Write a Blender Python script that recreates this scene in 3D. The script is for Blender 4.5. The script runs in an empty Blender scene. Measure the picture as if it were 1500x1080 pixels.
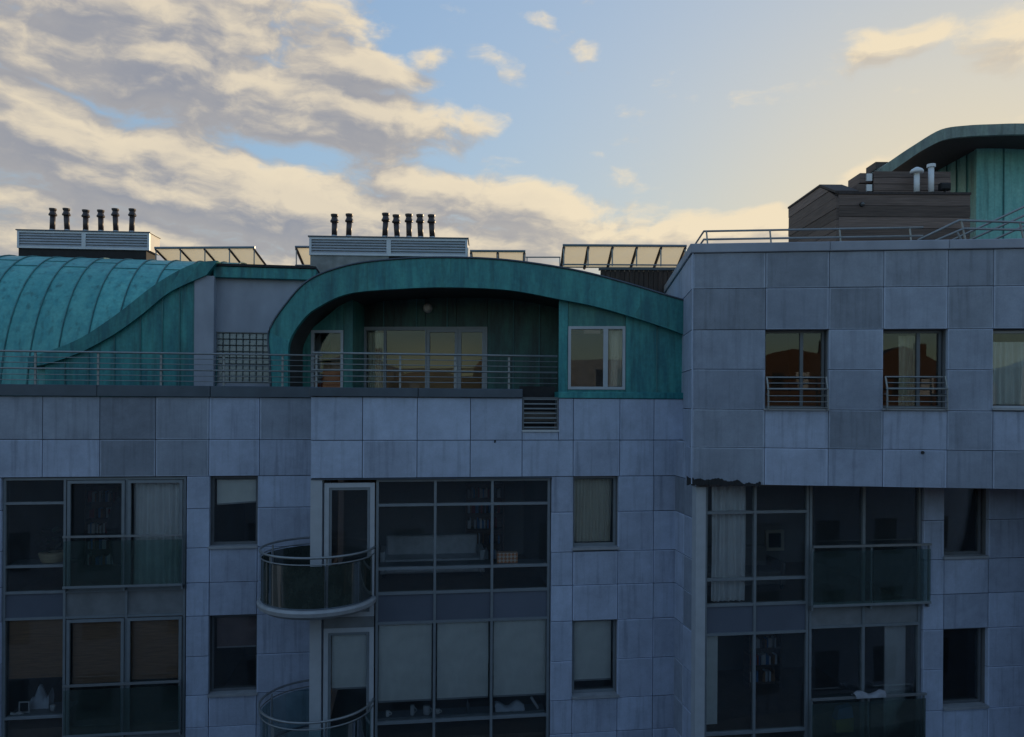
import bpy, math, random
from mathutils import Vector
R = math.radians
random.seed(7)
S = bpy.context.scene
COL = S.collection

# ------------------------------------------------------------------ camera
EYE = 13.0                       # eye height above the street
F = 1090.0                       # focal length in pixels of the 1500 px wide photograph
CX, CY = 750.0, 590.0            # principal point (level camera, vertical shift)
ROLL = R(0.35)
cam_d = bpy.data.cameras.new("camera")
cam = bpy.data.objects.new("camera", cam_d)
COL.objects.link(cam)
cam.location = (0, 0, EYE)
cam.rotation_mode = 'QUATERNION'
from mathutils import Matrix
_r = Vector((math.cos(ROLL), 0, math.sin(ROLL)))
_u = Vector((-math.sin(ROLL), 0, math.cos(ROLL)))
_f = Vector((0, 1, 0))
cam.rotation_quaternion = Matrix((( _r.x, _u.x, -_f.x), (_r.y, _u.y, -_f.y), (_r.z, _u.z, -_f.z))).to_quaternion()
cam_d.sensor_width = 36
cam_d.lens = 36 * F / 1500
cam_d.shift_y = (CY - 540) / 1500
cam_d.clip_start = 0.05
cam_d.clip_end = 3000
S.camera = cam
S.render.resolution_x, S.render.resolution_y = 1024, 737

# ------------------------------------------------------------------ light
SUN_AZ = R(33)                   # to the right of the view direction (+y)
SUN_EL = R(8)
S.view_settings.view_transform = 'Standard'
S.view_settings.look = 'None'
S.view_settings.gamma = 1
S.view_settings.exposure = 0.0

sun_d = bpy.data.lights.new("sun", 'SUN')
sun_d.energy = 3.0
sun_d.angle = R(0.5)
sun_d.color = (1.0, 0.76, 0.48)
sun = bpy.data.objects.new("sun", sun_d)
COL.objects.link(sun)
sdir = Vector((math.sin(SUN_AZ) * math.cos(SUN_EL), math.cos(SUN_AZ) * math.cos(SUN_EL), math.sin(SUN_EL)))
sun.rotation_mode = 'QUATERNION'
sun.rotation_quaternion = sdir.to_track_quat('Z', 'Y')
sun.location = (30, 60, 60)

SKY_STRENGTH = 0.12
SKY_A, SKY_B = 4.3, 1.45
SKY_TINT = (.91, 1.0, 1.09)         # the photograph's white balance
def build_world():
    w = bpy.data.worlds.new("World"); S.world = w; w.use_nodes = True
    nt = w.node_tree; N = nt.nodes; L = nt.links
    N.clear()
    def nd(t, **k):
        n = N.new(t)
        for a, b in k.items(): setattr(n, a, b)
        return n
    def m(op, a, b=None, c=None, clamp=False):
        n = nd('ShaderNodeMath', operation=op); n.use_clamp = clamp
        for i, v in enumerate((a, b, c)):
            if v is None: continue
            if isinstance(v, (int, float)): n.inputs[i].default_value = v
            else: L.new(v, n.inputs[i])
        return n.outputs[0]
    out = nd('ShaderNodeOutputWorld'); bg = nd('ShaderNodeBackground')
    sky = nd('ShaderNodeTexSky', sky_type='NISHITA')
    sky.sun_disc = False
    sky.sun_elevation = SUN_EL
    sky.sun_rotation = SUN_AZ
    sky.air_density = 1.0; sky.dust_density = 1.3; sky.ozone_density = 1.6
    tc = nd('ShaderNodeTexCoord')
    sx = nd('ShaderNodeSeparateXYZ'); L.new(tc.outputs['Generated'], sx.inputs[0])
    az = m('ARCTAN2', sx.outputs[0], sx.outputs[1])
    el = m('ARCSINE', sx.outputs[2])
    # cloud banks of this evening: (px, py, half length, half height, slope, weight)
    banks = [(250, 14, 270, 66, -.03, 1.0), (330, 135, 370, 62, .10, 1.0), (80, 85, 190, 36, .06, .75),
             (330, 292, 640, 66, .14, 1.05), (120, 345, 420, 62, .06, .85), (760, 310, 330, 44, .17, .75), (80, 165, 150, 26, .25, .7),
             (1065, 332, 150, 32, -.02, .85), (1285, 74, 76, 30, -.18, .48), (1478, 46, 70, 44, .1, .52),
             (722, 92, 56, 24, .8, .40), (700, 186, 72, 26, -.1, .46), (640, 98, 50, 26, -.3, .42), (861, 68, 30, 14, -.1, .36), (785, 24, 24, 16, -.1, .30), (520, 105, 130, 34, .12, .8),
             (1285, 240, 60, 22, -.2, .5)]
    def ang(px, py):
        a = math.atan((px - CX) / F)
        e = math.atan((CY - py) / F * math.cos(a))
        return a, e
    def vec(x, y):
        c = nd('ShaderNodeCombineXYZ')
        for i, v in enumerate((x, y)):
            if isinstance(v, (int, float)): c.inputs[i].default_value = v
            else: L.new(v, c.inputs[i])
        return c.outputs[0]
    def vm(op, a, b=None, c=None):
        n = nd('ShaderNodeVectorMath', operation=op)
        for i, v in enumerate((a, b, c)):
            if v is None: continue
            if isinstance(v, tuple): n.inputs[i].default_value = v
            else: L.new(v, n.inputs[i])
        return n.outputs['Value'] if op in ('DOT_PRODUCT', 'LENGTH') else n.outputs[0]
    V0 = vec(az, el)
    def noise(v, scale, det, rough=.55, dim='2D', color=False):
        n = nd('ShaderNodeTexNoise', noise_dimensions=dim); n.inputs['Scale'].default_value = scale
        n.inputs['Detail'].default_value = det; n.inputs['Roughness'].default_value = rough; L.new(v, n.inputs['Vector'])
        return n.outputs['Color'] if color else n.outputs[0]
    # coverage over the part of the dome the banks do not describe
    base = m('MULTIPLY', noise(tc.outputs['Generated'], 2.3, 2, dim='3D'), 1.0)
    mr = nd('ShaderNodeMapRange'); L.new(base, mr.inputs[0]); mr.inputs[1].default_value = .60; mr.inputs[2].default_value = .85
    far = nd('ShaderNodeMapRange'); L.new(m('ABSOLUTE', az), far.inputs[0]); far.inputs[1].default_value = .70; far.inputs[2].default_value = .95
    hi = nd('ShaderNodeMapRange'); L.new(el, hi.inputs[0]); hi.inputs[1].default_value = .52; hi.inputs[2].default_value = .7
    rest = m('MULTIPLY', mr.outputs[0], m('MAXIMUM', far.outputs[0], hi.outputs[0]))
    warp = vm('MULTIPLY', vm('SUBTRACT', noise(V0, 8, 3, color=True), (.5, .5, .5)), (.07, .03, 0))
    def density(da, de):
        V = vm('ADD', vm('ADD', V0, (da, de, 0)), warp)
        cov = rest
        for (px, py, hl, hh, sl, wt) in banks:
            a0, e0 = ang(px, py)
            mp = nd('ShaderNodeMapping', vector_type='TEXTURE')
            mp.inputs['Location'].default_value = (a0, e0, 0); mp.inputs['Rotation'].default_value = (0, 0, -math.atan(sl))
            mp.inputs['Scale'].default_value = (hl / F * 1.16, hh / F * 1.12, 1)
            L.new(V, mp.inputs[0])
            q = vm('DOT_PRODUCT', mp.outputs[0], mp.outputs[0])
            cov = m('MAXIMUM', cov, m('MULTIPLY_ADD', q, -wt * .9, wt))
        sh_ = nd('ShaderNodeMapping'); sh_.inputs['Rotation'].default_value = (0, 0, .12); sh_.inputs['Scale'].default_value = (.80, 1.85, 1); L.new(V, sh_.inputs[0])
        bn = noise(sh_.outputs[0], 10.5, 8, .58)
        return m('MULTIPLY_ADD', bn, 1.5, m('ADD', m('MAXIMUM', cov, -.4), -.75))
    d0 = density(0, 0); d1 = density(.014, .022)
    alpha = nd('ShaderNodeMapRange', interpolation_type='SMOOTHSTEP'); L.new(d0, alpha.inputs[0])
    alpha.inputs[1].default_value = .14; alpha.inputs[2].default_value = .60
    lit = nd('ShaderNodeMapRange', interpolation_type='SMOOTHSTEP'); L.new(m('SUBTRACT', d0, d1), lit.inputs[0])
    lit.inputs[1].default_value = -.24; lit.inputs[2].default_value = .46
    thick = nd('ShaderNodeMapRange'); L.new(d0, thick.inputs[0]); thick.inputs[1].default_value = .15; thick.inputs[2].default_value = 1.0
    sd = vm('DOT_PRODUCT', tc.outputs['Generated'], tuple(sdir))
    near = nd('ShaderNodeMapRange'); L.new(sd, near.inputs[0]); near.inputs[1].default_value = .80; near.inputs[2].default_value = 1.0
    lit2 = m('ADD', m('MULTIPLY', lit.outputs[0], .80), m('MULTIPLY', m('SUBTRACT', 1, thick.outputs[0]), .26))
    lit2 = m('MULTIPLY_ADD', near.outputs[0], .38, lit2, clamp=True)
    cc = nd('ShaderNodeMix', data_type='RGBA'); L.new(lit2, cc.inputs[0])
    k = 1 / SKY_STRENGTH
    cc.inputs[6].default_value = (.30 * k, .305 * k, .345 * k, 1)
    cc.inputs[7].default_value = (.90 * k, .76 * k, .54 * k, 1)
    # the photograph's soft shoulder: bright sky round the sun is rolled off, hue kept
    lum = vm('DOT_PRODUCT', sky.outputs[0], (.25, .6, .15))
    g = m('DIVIDE', SKY_A, m('MULTIPLY_ADD', lum, 1 / SKY_B, 1.0))
    sc = nd('ShaderNodeVectorMath', operation='SCALE'); L.new(sky.outputs[0], sc.inputs[0]); L.new(g, sc.inputs['Scale'])
    mixs = nd('ShaderNodeMix', data_type='RGBA'); L.new(m('MULTIPLY', alpha.outputs[0], .92), mixs.inputs[0])
    hs = nd('ShaderNodeHueSaturation'); hs.inputs['Saturation'].default_value = .94
    L.new(vm('MULTIPLY', sc.outputs[0], SKY_TINT), hs.inputs['Color']); L.new(hs.outputs[0], mixs.inputs[6]); L.new(cc.outputs[2], mixs.inputs[7])
    L.new(mixs.outputs[2], bg.inputs[0]); bg.inputs[1].default_value = SKY_STRENGTH
    L.new(bg.outputs[0], out.inputs[0])
    w.cycles.sampling_method = 'MANUAL'; w.cycles.sample_map_resolution = 512
build_world()

# ------------------------------------------------------------------ geometry helpers
def ray(px, py):
    dx, dy = px - CX, CY - py
    return _r * dx + _u * dy + _f * F
class Pl:
    """vertical plane: u runs along it, n points away from the street, z is world height"""
    def __init__(self, p, deg):
        self.deg = deg; a = R(deg)
        self.p = Vector((p[0], p[1], 0)); self.e = Vector((math.cos(a), math.sin(a), 0)); self.n = Vector((-math.sin(a), math.cos(a), 0))
    @classmethod
    def at(cls, px, D, deg):
        d = ray(px, CY); return cls((d.x / F * D, D), deg)
    def pt(self, u, n, z): return self.p + self.e * u + self.n * n + Vector((0, 0, z))
    def uz(self, px, py, n=0.0):
        d = ray(px, py); c = Vector((0, 0, EYE))
        q = self.p + self.n * n
        t = (q - c).dot(self.n) / d.dot(self.n)
        h = c + d * t
        return (h - q).dot(self.e), h.z
    def u(self, px, py=CY, n=0.0): return self.uz(px, py, n)[0]
    def z(self, px, py, n=0.0): return self.uz(px, py, n)[1]
    def off(self, n): 
        q = self.p + self.n * n; return Pl((q.x, q.y), self.deg)

def tag(o, label=None, cat=None, group=None, kind=None):
    if label: o["label"] = label
    if cat: o["category"] = cat
    if group: o["group"] = group
    if kind: o["kind"] = kind
    return o
def adopt(o, parent):
    if parent is not None:
        o.parent = parent
        pw = Matrix.Identity(4); q = parent
        o.matrix_parent_inverse = world_of(parent).inverted()
def world_of(o):
    m = Matrix.LocRotScale(o.location, o.rotation_euler, o.scale)
    return m if o.parent is None else world_of(o.parent) @ o.matrix_parent_inverse @ m
def empty(name, loc, label, cat, group=None):
    o = bpy.data.objects.new(name, None); COL.objects.link(o); o.location = loc
    o.empty_display_size = .3
    return tag(o, label, cat, group)
def link(name, me, mat, parent, loc=(0, 0, 0), rz=0):
    o = bpy.data.objects.new(name, me); COL.objects.link(o)
    o.location = loc; o.rotation_euler = (0, 0, rz)
    if mat is not None and not me.materials: me.materials.append(mat)
    adopt(o, parent)
    return o
def raw(name, vs, fs, mat, parent=None, smooth=False, uvz=None):
    """mesh from world coordinates, its origin moved to its own middle"""
    vs = [Vector(v) for v in vs]
    lo = Vector([min(v[i] for v in vs) for i in range(3)]); hi = Vector([max(v[i] for v in vs) for i in range(3)])
    c = (lo + hi) / 2
    me = bpy.data.meshes.new(name); me.from_pydata([tuple(v - c) for v in vs], [], fs); me.update()
    if smooth:
        for p in me.polygons: p.use_smooth = True
    return link(name, me, mat, parent, c)
_cache = {}
BOXF = [(0, 3, 2, 1), (4, 5, 6, 7), (0, 1, 5, 4), (1, 2, 6, 5), (2, 3, 7, 6), (3, 0, 4, 7)]
def box_mesh(sx, sy, sz, bev, mat):
    key = (round(sx, 4), round(sy, 4), round(sz, 4), bev, mat.name)
    if key in _cache: return _cache[key]
    x, y, z = sx / 2, sy / 2, sz / 2
    if bev <= 0:
        vs = [(-x, -y, -z), (x, -y, -z), (x, y, -z), (-x, y, -z), (-x, -y, z), (x, -y, z), (x, y, z), (-x, y, z)]
        fs = BOXF
    else:   # bevelled front rim only (street side, -y)
        b = bev
        vs = [(-x + b, -y, -z + b), (x - b, -y, -z + b), (x - b, -y, z - b), (-x + b, -y, z - b),
              (-x, -y + b, -z), (x, -y + b, -z), (x, -y + b, z), (-x, -y + b, z),
              (-x, y, -z), (x, y, -z), (x, y, z), (-x, y, z)]
        fs = [(0, 1, 2, 3)]
        for i in range(4):
            j = (i + 1) % 4
            fs += [(4 + i, 4 + j, j, i), (8 + i, 8 + j, 4 + j, 4 + i)]
        fs += [(11, 10, 9, 8)]
    me = bpy.data.meshes.new("box"); me.from_pydata(vs, [], fs); me.update(); me.materials.append(mat)
    _cache[key] = me
    return me
def box(name, pl, u0, u1, z0, z1, n0, n1, mat, parent=None, bev=0.0):
    me = box_mesh(abs(u1 - u0), abs(n1 - n0), abs(z1 - z0), bev, mat)
    return link(name, me, mat, parent, pl.pt((u0 + u1) / 2, (n0 + n1) / 2, (z0 + z1) / 2), R(pl.deg))
class MB:
    """collects boxes and tubes in world space, builds ONE mesh"""
    def __init__(self): self.v = []; self.f = []
    def box(self, pl, u0, u1, z0, z1, n0, n1):
        b = len(self.v)
        for z in (z0, z1):
            for (u, n) in ((u0, n0), (u1, n0), (u1, n1), (u0, n1)): self.v.append(pl.pt(u, n, z))
        self.f += [tuple(b + i for i in f) for f in BOXF]; return self
    def tube(self, pts, r, seg=8, cap=True):
        pts = [Vector(p) for p in pts]; rs = r if isinstance(r, (list, tuple)) else [r] * len(pts)
        b = len(self.v); prev = None
        for i, p in enumerate(pts):
            t = (pts[min(i + 1, len(pts) - 1)] - pts[max(i - 1, 0)]).normalized()
            ref = Vector((0, 0, 1)) if abs(t.z) < .95 else Vector((1, 0, 0))
            a = t.cross(ref).normalized(); c = a.cross(t).normalized()
            for k in range(seg):
                w = 2 * math.pi * k / seg
                self.v.append(p + (a * math.cos(w) + c * math.sin(w)) * rs[i])
        for i in range(len(pts) - 1):
            for k in range(seg):
                k2 = (k + 1) % seg
                self.f.append((b + i * seg + k, b + i * seg + k2, b + (i + 1) * seg + k2, b + (i + 1) * seg + k))
        if cap:
            self.f.append(tuple(b + k for k in range(seg))[::-1]); self.f.append(tuple(b + (len(pts) - 1) * seg + k for k in range(seg)))
        return self
    def prism(self, pl, poly, n0, n1):
        """polygon in (u,z) pushed from n0 to n1"""
        b = len(self.v); k = len(poly)
        for n in (n0, n1):
            for (u, z) in poly: self.v.append(pl.pt(u, n, z))
        self.f.append(tuple(b + i for i in range(k))); self.f.append(tuple(b + k + i for i in range(k))[::-1])
        for i in range(k):
            j = (i + 1) % k; self.f.append((b + j, b + i, b + k + i, b + k + j))
        return self
    def band(self, pl, outer, inner, n0, n1):
        """curved strip between two polylines (u,z) of the same length, pushed from n0 to n1"""
        b = len(self.v); k = len(outer)
        for n in (n0, n1):
            for row in (outer, inner):
                for (u, z) in row: self.v.append(pl.pt(u, n, z))
        o0, i0, o1, i1 = b, b + k, b + 2 * k, b + 3 * k
        for i in range(k - 1):
            self.f += [(i0 + i, i0 + i + 1, o0 + i + 1, o0 + i), (o1 + i, o1 + i + 1, i1 + i + 1, i1 + i),
                       (o0 + i, o0 + i + 1, o1 + i + 1, o1 + i), (i1 + i, i1 + i + 1, i0 + i + 1, i0 + i)]
        self.f += [(o0, o1, i1, i0), (o0 + k - 1, i0 + k - 1, i1 + k - 1, o1 + k - 1)]
        return self
    def build(self, name, mat, parent=None, smooth=False):
        return raw(name, self.v, self.f, mat, parent, smooth)
def spline(pts, n):
    """Catmull-Rom through points"""
    out = []
    P = [pts[0]] + list(pts) + [pts[-1]]
    segs = len(pts) - 1
    for s in range(segs):
        p0, p1, p2, p3 = P[s:s + 4]
        for k in range(n):
            t = k / n
            out.append(tuple(.5 * (2 * p1[i] + (p2[i] - p0[i]) * t + (2 * p0[i] - 5 * p1[i] + 4 * p2[i] - p3[i]) * t * t
                               + (3 * p1[i] - p0[i] - 3 * p2[i] + p3[i]) * t ** 3) for i in range(2)))
    out.append(pts[-1])
    return out

# ------------------------------------------------------------------ materials
def mat(name): 
    m = bpy.data.materials.new(name); m.use_nodes = True
    nt = m.node_tree; b = nt.nodes['Principled BSDF']; return m, nt, b
def simple(name, col, rough=.6, metal=0.0, var=.12, scale=6.0, rnd=.0, bump=0.0, stretch=(1, 1, 1)):
    m, nt, b = mat(name); N = nt.nodes; L = nt.links
    tc = N.new('ShaderNodeTexCoord'); mp = N.new('ShaderNodeMapping'); mp.inputs['Scale'].default_value = stretch
    L.new(tc.outputs['Object'], mp.inputs[0])
    oi = N.new('ShaderNodeObjectInfo')
    ad = N.new('ShaderNodeVectorMath'); ad.operation = 'MULTIPLY_ADD'
    L.new(oi.outputs['Random'], ad.inputs[0]); ad.inputs[1].default_value = (37, 19, 53); L.new(mp.outputs[0], ad.inputs[2])
    n = N.new('ShaderNodeTexNoise'); n.inputs['Scale'].default_value = scale; n.inputs['Detail'].default_value = 6
    L.new(ad.outputs[0], n.inputs['Vector'])
    r = N.new('ShaderNodeMapRange'); L.new(n.outputs[0], r.inputs[0]); r.inputs[1].default_value = .25; r.inputs[2].default_value = .75
    r.inputs[3].default_value = 1 - var; r.inputs[4].default_value = 1 + var
    rr = N.new('ShaderNodeMapRange'); L.new(oi.outputs['Random'], rr.inputs[0]); rr.inputs[3].default_value = 1 - rnd; rr.inputs[4].default_value = 1 + rnd
    mu = N.new('ShaderNodeMath'); mu.operation = 'MULTIPLY'; L.new(r.outputs[0], mu.inputs[0]); L.new(rr.outputs[0], mu.inputs[1])
    vm = N.new('ShaderNodeVectorMath'); vm.operation = 'SCALE'; vm.inputs[0].default_value = col; L.new(mu.outputs[0], vm.inputs['Scale'])
    L.new(vm.outputs[0], b.inputs['Base Color'])
    b.inputs['Roughness'].default_value = rough; b.inputs['Metallic'].default_value = metal
    if bump:
        bp = N.new('ShaderNodeBump'); bp.inputs['Strength'].default_value = bump; bp.inputs['Distance'].default_value = .02
        L.new(n.outputs[0], bp.inputs['Height']); L.new(bp.outputs[0], b.inputs['Normal'])
    return m
def stone(name, col, rnd=.16, edge=.5, streak=.5):
    m, nt, b = mat(name); N = nt.nodes; L = nt.links
    def M(op, a, c=None, d=None, clamp=False):
        n = N.new('ShaderNodeMath'); n.operation = op; n.use_clamp = clamp
        for i, v in enumerate((a, c, d)):
            if v is None: continue
            if isinstance(v, (int, float)): n.inputs[i].default_value = v
            else: L.new(v, n.inputs[i])
        return n.outputs[0]
    tc = N.new('ShaderNodeTexCoord'); oi = N.new('ShaderNodeObjectInfo')
    ad = N.new('ShaderNodeVectorMath'); ad.operation = 'MULTIPLY_ADD'
    L.new(oi.outputs['Random'], ad.inputs[0]); ad.inputs[1].default_value = (37, 19, 53); L.new(tc.outputs['Object'], ad.inputs[2])
    def noise(scale, det, vec, rough=.6):
        n = N.new('ShaderNodeTexNoise'); n.inputs['Scale'].default_value = scale; n.inputs['Detail'].default_value = det
        n.inputs['Roughness'].default_value = rough; L.new(vec, n.inputs['Vector']); return n.outputs[0]
    cloud = noise(1.7, 5, ad.outputs[0]); fine = noise(38, 3, ad.outputs[0]); mid = noise(7, 6, ad.outputs[0], .7)
    mp = N.new('ShaderNodeMapping'); mp.inputs['Scale'].default_value = (9, 1, .5); L.new(ad.outputs[0], mp.inputs[0])
    st = noise(1.0, 4, mp.outputs[0])
    # water marks: lighter lime bloom along the rims of the slab
    g = N.new('ShaderNodeSeparateXYZ'); L.new(tc.outputs['Generated'], g.inputs[0])
    ex = M('SUBTRACT', .5, M('ABSOLUTE', M('SUBTRACT', g.outputs[0], .5)))
    ez = M('SUBTRACT', .5, M('ABSOLUTE', M('SUBTRACT', g.outputs[2], .5)))
    e = M('ADD', M('MINIMUM', ex, ez), M('MULTIPLY', M('SUBTRACT', mid, .5), .05))
    er = N.new('ShaderNodeMapRange'); er.interpolation_type = 'SMOOTHSTEP'; L.new(e, er.inputs[0])
    er.inputs[1].default_value = .036; er.inputs[2].default_value = 0.0
    rim = M('MULTIPLY', er.outputs[0], M('MULTIPLY', M('GREATER_THAN', M('FRACT', M('MULTIPLY', oi.outputs['Random'], 7.3)), .35), edge))
    v = M('ADD', 1.0, M('MULTIPLY', M('SUBTRACT', oi.outputs['Random'], .5), rnd * 2))
    v = M('MULTIPLY', v, M('ADD', 1.0, M('MULTIPLY', M('SUBTRACT', cloud, .5), .7)))
    v = M('MULTIPLY', v, M('ADD', 1.0, M('MULTIPLY', M('SUBTRACT', mid, .5), .34)))
    v = M('MULTIPLY', v, M('ADD', 1.0, M('MULTIPLY', M('SUBTRACT', fine, .5), .25)))
    sr = N.new('ShaderNodeMapRange'); L.new(st, sr.inputs[0]); sr.inputs[1].default_value = .52; sr.inputs[2].default_value = .78
    v = M('MULTIPLY', v, M('SUBTRACT', 1.0, M('MULTIPLY', sr.outputs[0], streak)))
    v = M('ADD', v, rim)
    vm = N.new('ShaderNodeVectorMath'); vm.operation = 'SCALE'; vm.inputs[0].default_value = col; L.new(v, vm.inputs['Scale'])
    L.new(vm.outputs[0], b.inputs['Base Color'])
    b.inputs['Roughness'].default_value = .78
    bp = N.new('ShaderNodeBump'); bp.inputs['Strength'].default_value = .25; bp.inputs['Distance'].default_value = .004
    L.new(fine, bp.inputs['Height']); L.new(bp.outputs[0], b.inputs['Normal'])
    return m
def copper(name, col, col2, rnd=.12, rough=.5):
    m, nt, b = mat(name); N = nt.nodes; L = nt.links
    tc = N.new('ShaderNodeTexCoord'); oi = N.new('ShaderNodeObjectInfo')
    ad = N.new('ShaderNodeVectorMath'); ad.operation = 'MULTIPLY_ADD'
    L.new(oi.outputs['Random'], ad.inputs[0]); ad.inputs[1].default_value = (17, 39, 23); L.new(tc.outputs['Object'], ad.inputs[2])
    mp = N.new('ShaderNodeMapping'); mp.inputs['Scale'].default_value = (3.0, 3.0, .55); L.new(ad.outputs[0], mp.inputs[0])
    n = N.new('ShaderNodeTexNoise'); n.inputs['Scale'].default_value = 1.6; n.inputs['Detail'].default_value = 7; n.inputs['Roughness'].default_value = .65
    L.new(mp.outputs[0], n.inputs['Vector'])
    n2 = N.new('ShaderNodeTexNoise'); n2.inputs['Scale'].default_value = 14; n2.inputs['Detail'].default_value = 4; L.new(ad.outputs[0], n2.inputs['Vector'])
    r = N.new('ShaderNodeMapRange'); L.new(n.outputs[0], r.inputs[0]); r.inputs[1].default_value = .38; r.inputs[2].default_value = .64
    mx = N.new('ShaderNodeMix'); mx.data_type = 'RGBA'; L.new(r.outputs[0], mx.inputs[0])
    mx.inputs[6].default_value = (*col, 1); mx.inputs[7].default_value = (*col2, 1)
    rr = N.new('ShaderNodeMapRange'); L.new(oi.outputs['Random'], rr.inputs[0]); rr.inputs[3].default_value = 1 - rnd; rr.inputs[4].default_value = 1 + rnd
    r2 = N.new('ShaderNodeMapRange'); L.new(n2.outputs[0], r2.inputs[0]); r2.inputs[1].default_value = .3; r2.inputs[2].default_value = .7; r2.inputs[3].default_value = .88; r2.inputs[4].default_value = 1.1
    mu0 = N.new('ShaderNodeMath'); mu0.operation = 'MULTIPLY'; L.new(rr.outputs[0], mu0.inputs[0]); L.new(r2.outputs[0], mu0.inputs[1])
    mp3 = N.new('ShaderNodeMapping'); mp3.inputs['Scale'].default_value = (7, 7, .5); L.new(ad.outputs[0], mp3.inputs[0])
    n3 = N.new('ShaderNodeTexNoise'); n3.inputs['Scale'].default_value = 1.0; n3.inputs['Detail'].default_value = 5; L.new(mp3.outputs[0], n3.inputs['Vector'])
    r3 = N.new('ShaderNodeMapRange'); L.new(n3.outputs[0], r3.inputs[0]); r3.inputs[1].default_value = .54; r3.inputs[2].default_value = .72; r3.inputs[3].default_value = 1.0; r3.inputs[4].default_value = .58
    mu = N.new('ShaderNodeMath'); mu.operation = 'MULTIPLY'; L.new(mu0.outputs[0], mu.inputs[0]); L.new(r3.outputs[0], mu.inputs[1])
    vm = N.new('ShaderNodeVectorMath'); vm.operation = 'SCALE'; L.new(mx.outputs[2], vm.inputs[0]); L.new(mu.outputs[0], vm.inputs['Scale'])
    L.new(vm.outputs[0], b.inputs['Base Color']); b.inputs['Roughness'].default_value = rough
    b.inputs['Metallic'].default_value = .0
    bp = N.new('ShaderNodeBump'); bp.inputs['Strength'].default_value = .2; bp.inputs['Distance'].default_value = .02
    L.new(n.outputs[0], bp.inputs['Height']); L.new(bp.outputs[0], b.inputs['Normal'])
    return m
def glass(name, tint=(.85, .92, .92), refl=1.0, wav=.06, dirt_veil=0.0, dirt_veil_col=(.1, .13, .1), base=0.0):
    m, nt, b = mat(name); N = nt.nodes; L = nt.links
    N.remove(b); out = N['Material Output']
    tr = N.new('ShaderNodeBsdfTransparent'); tr.inputs[0].default_value = (*tint, 1)
    gl = N.new('ShaderNodeBsdfGlossy'); gl.inputs['Roughness'].default_value = .01
    fr = N.new('ShaderNodeFresnel'); fr.inputs[0].default_value = 1.55
    tc = N.new('ShaderNodeTexCoord'); n = N.new('ShaderNodeTexNoise'); n.inputs['Scale'].default_value = .9; n.inputs['Detail'].default_value = 1
    L.new(tc.outputs['Object'], n.inputs['Vector'])
    bp = N.new('ShaderNodeBump'); bp.inputs['Strength'].default_value = wav; bp.inputs['Distance'].default_value = .08
    L.new(n.outputs[0], bp.inputs['Height']); L.new(bp.outputs[0], gl.inputs['Normal'])
    mu = N.new('ShaderNodeMath'); mu.operation = 'MULTIPLY_ADD'; L.new(fr.outputs[0], mu.inputs[0]); mu.inputs[1].default_value = 1.15 * refl; mu.inputs[2].default_value = base; mu.use_clamp = True
    mx = N.new('ShaderNodeMixShader'); L.new(mu.outputs[0], mx.inputs[0])
    src = tr
    if dirt_veil:
        df = N.new('ShaderNodeBsdfDiffuse'); df.inputs[0].default_value = (*dirt_veil_col, 1)
        n2 = N.new('ShaderNodeTexNoise'); n2.inputs['Scale'].default_value = 5; n2.inputs['Detail'].default_value = 9; n2.inputs['Roughness'].default_value = .7
        mp = N.new('ShaderNodeMapping'); mp.inputs['Scale'].default_value = (1, 1, .7); L.new(tc.outputs['Object'], mp.inputs[0]); L.new(mp.outputs[0], n2.inputs['Vector'])
        rg = N.new('ShaderNodeMapRange'); L.new(n2.outputs[0], rg.inputs[0]); rg.inputs[1].default_value = .3; rg.inputs[2].default_value = .75
        rg.inputs[3].default_value = dirt_veil * .45; rg.inputs[4].default_value = min(1, dirt_veil * 1.4)
        m2 = N.new('ShaderNodeMixShader'); L.new(rg.outputs[0], m2.inputs[0]); L.new(tr.outputs[0], m2.inputs[1]); L.new(df.outputs[0], m2.inputs[2])
        src = m2
    L.new(src.outputs[0], mx.inputs[1]); L.new(gl.outputs[0], mx.inputs[2])
    L.new(mx.outputs[0], out.inputs[0])
    return m
def cloth(name, col, trans=.35):
    m, nt, b = mat(name); N = nt.nodes; L = nt.links; N.remove(b); out = N['Material Output']
    d = N.new('ShaderNodeBsdfDiffuse'); d.inputs[0].default_value = (*col, 1)
    t = N.new('ShaderNodeBsdfTranslucent'); t.inputs[0].default_value = (*col, 1)
    tc = N.new('ShaderNodeTexCoord'); n = N.new('ShaderNodeTexNoise'); n.inputs['Scale'].default_value = 3; n.inputs['Detail'].default_value = 6
    L.new(tc.outputs['Object'], n.inputs['Vector'])
    r = N.new('ShaderNodeMapRange'); L.new(n.outputs[0], r.inputs[0]); r.inputs[3].default_value = .8; r.inputs[4].default_value = 1.15
    vm = N.new('ShaderNodeVectorMath'); vm.operation = 'SCALE'; vm.inputs[0].default_value = col; L.new(r.outputs[0], vm.inputs['Scale'])
    L.new(vm.outputs[0], d.inputs[0])
    mx = N.new('ShaderNodeMixShader'); mx.inputs[0].default_value = trans; L.new(d.outputs[0], mx.inputs[1]); L.new(t.outputs[0], mx.inputs[2]); L.new(mx.outputs[0], out.inputs[0])
    return m

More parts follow.
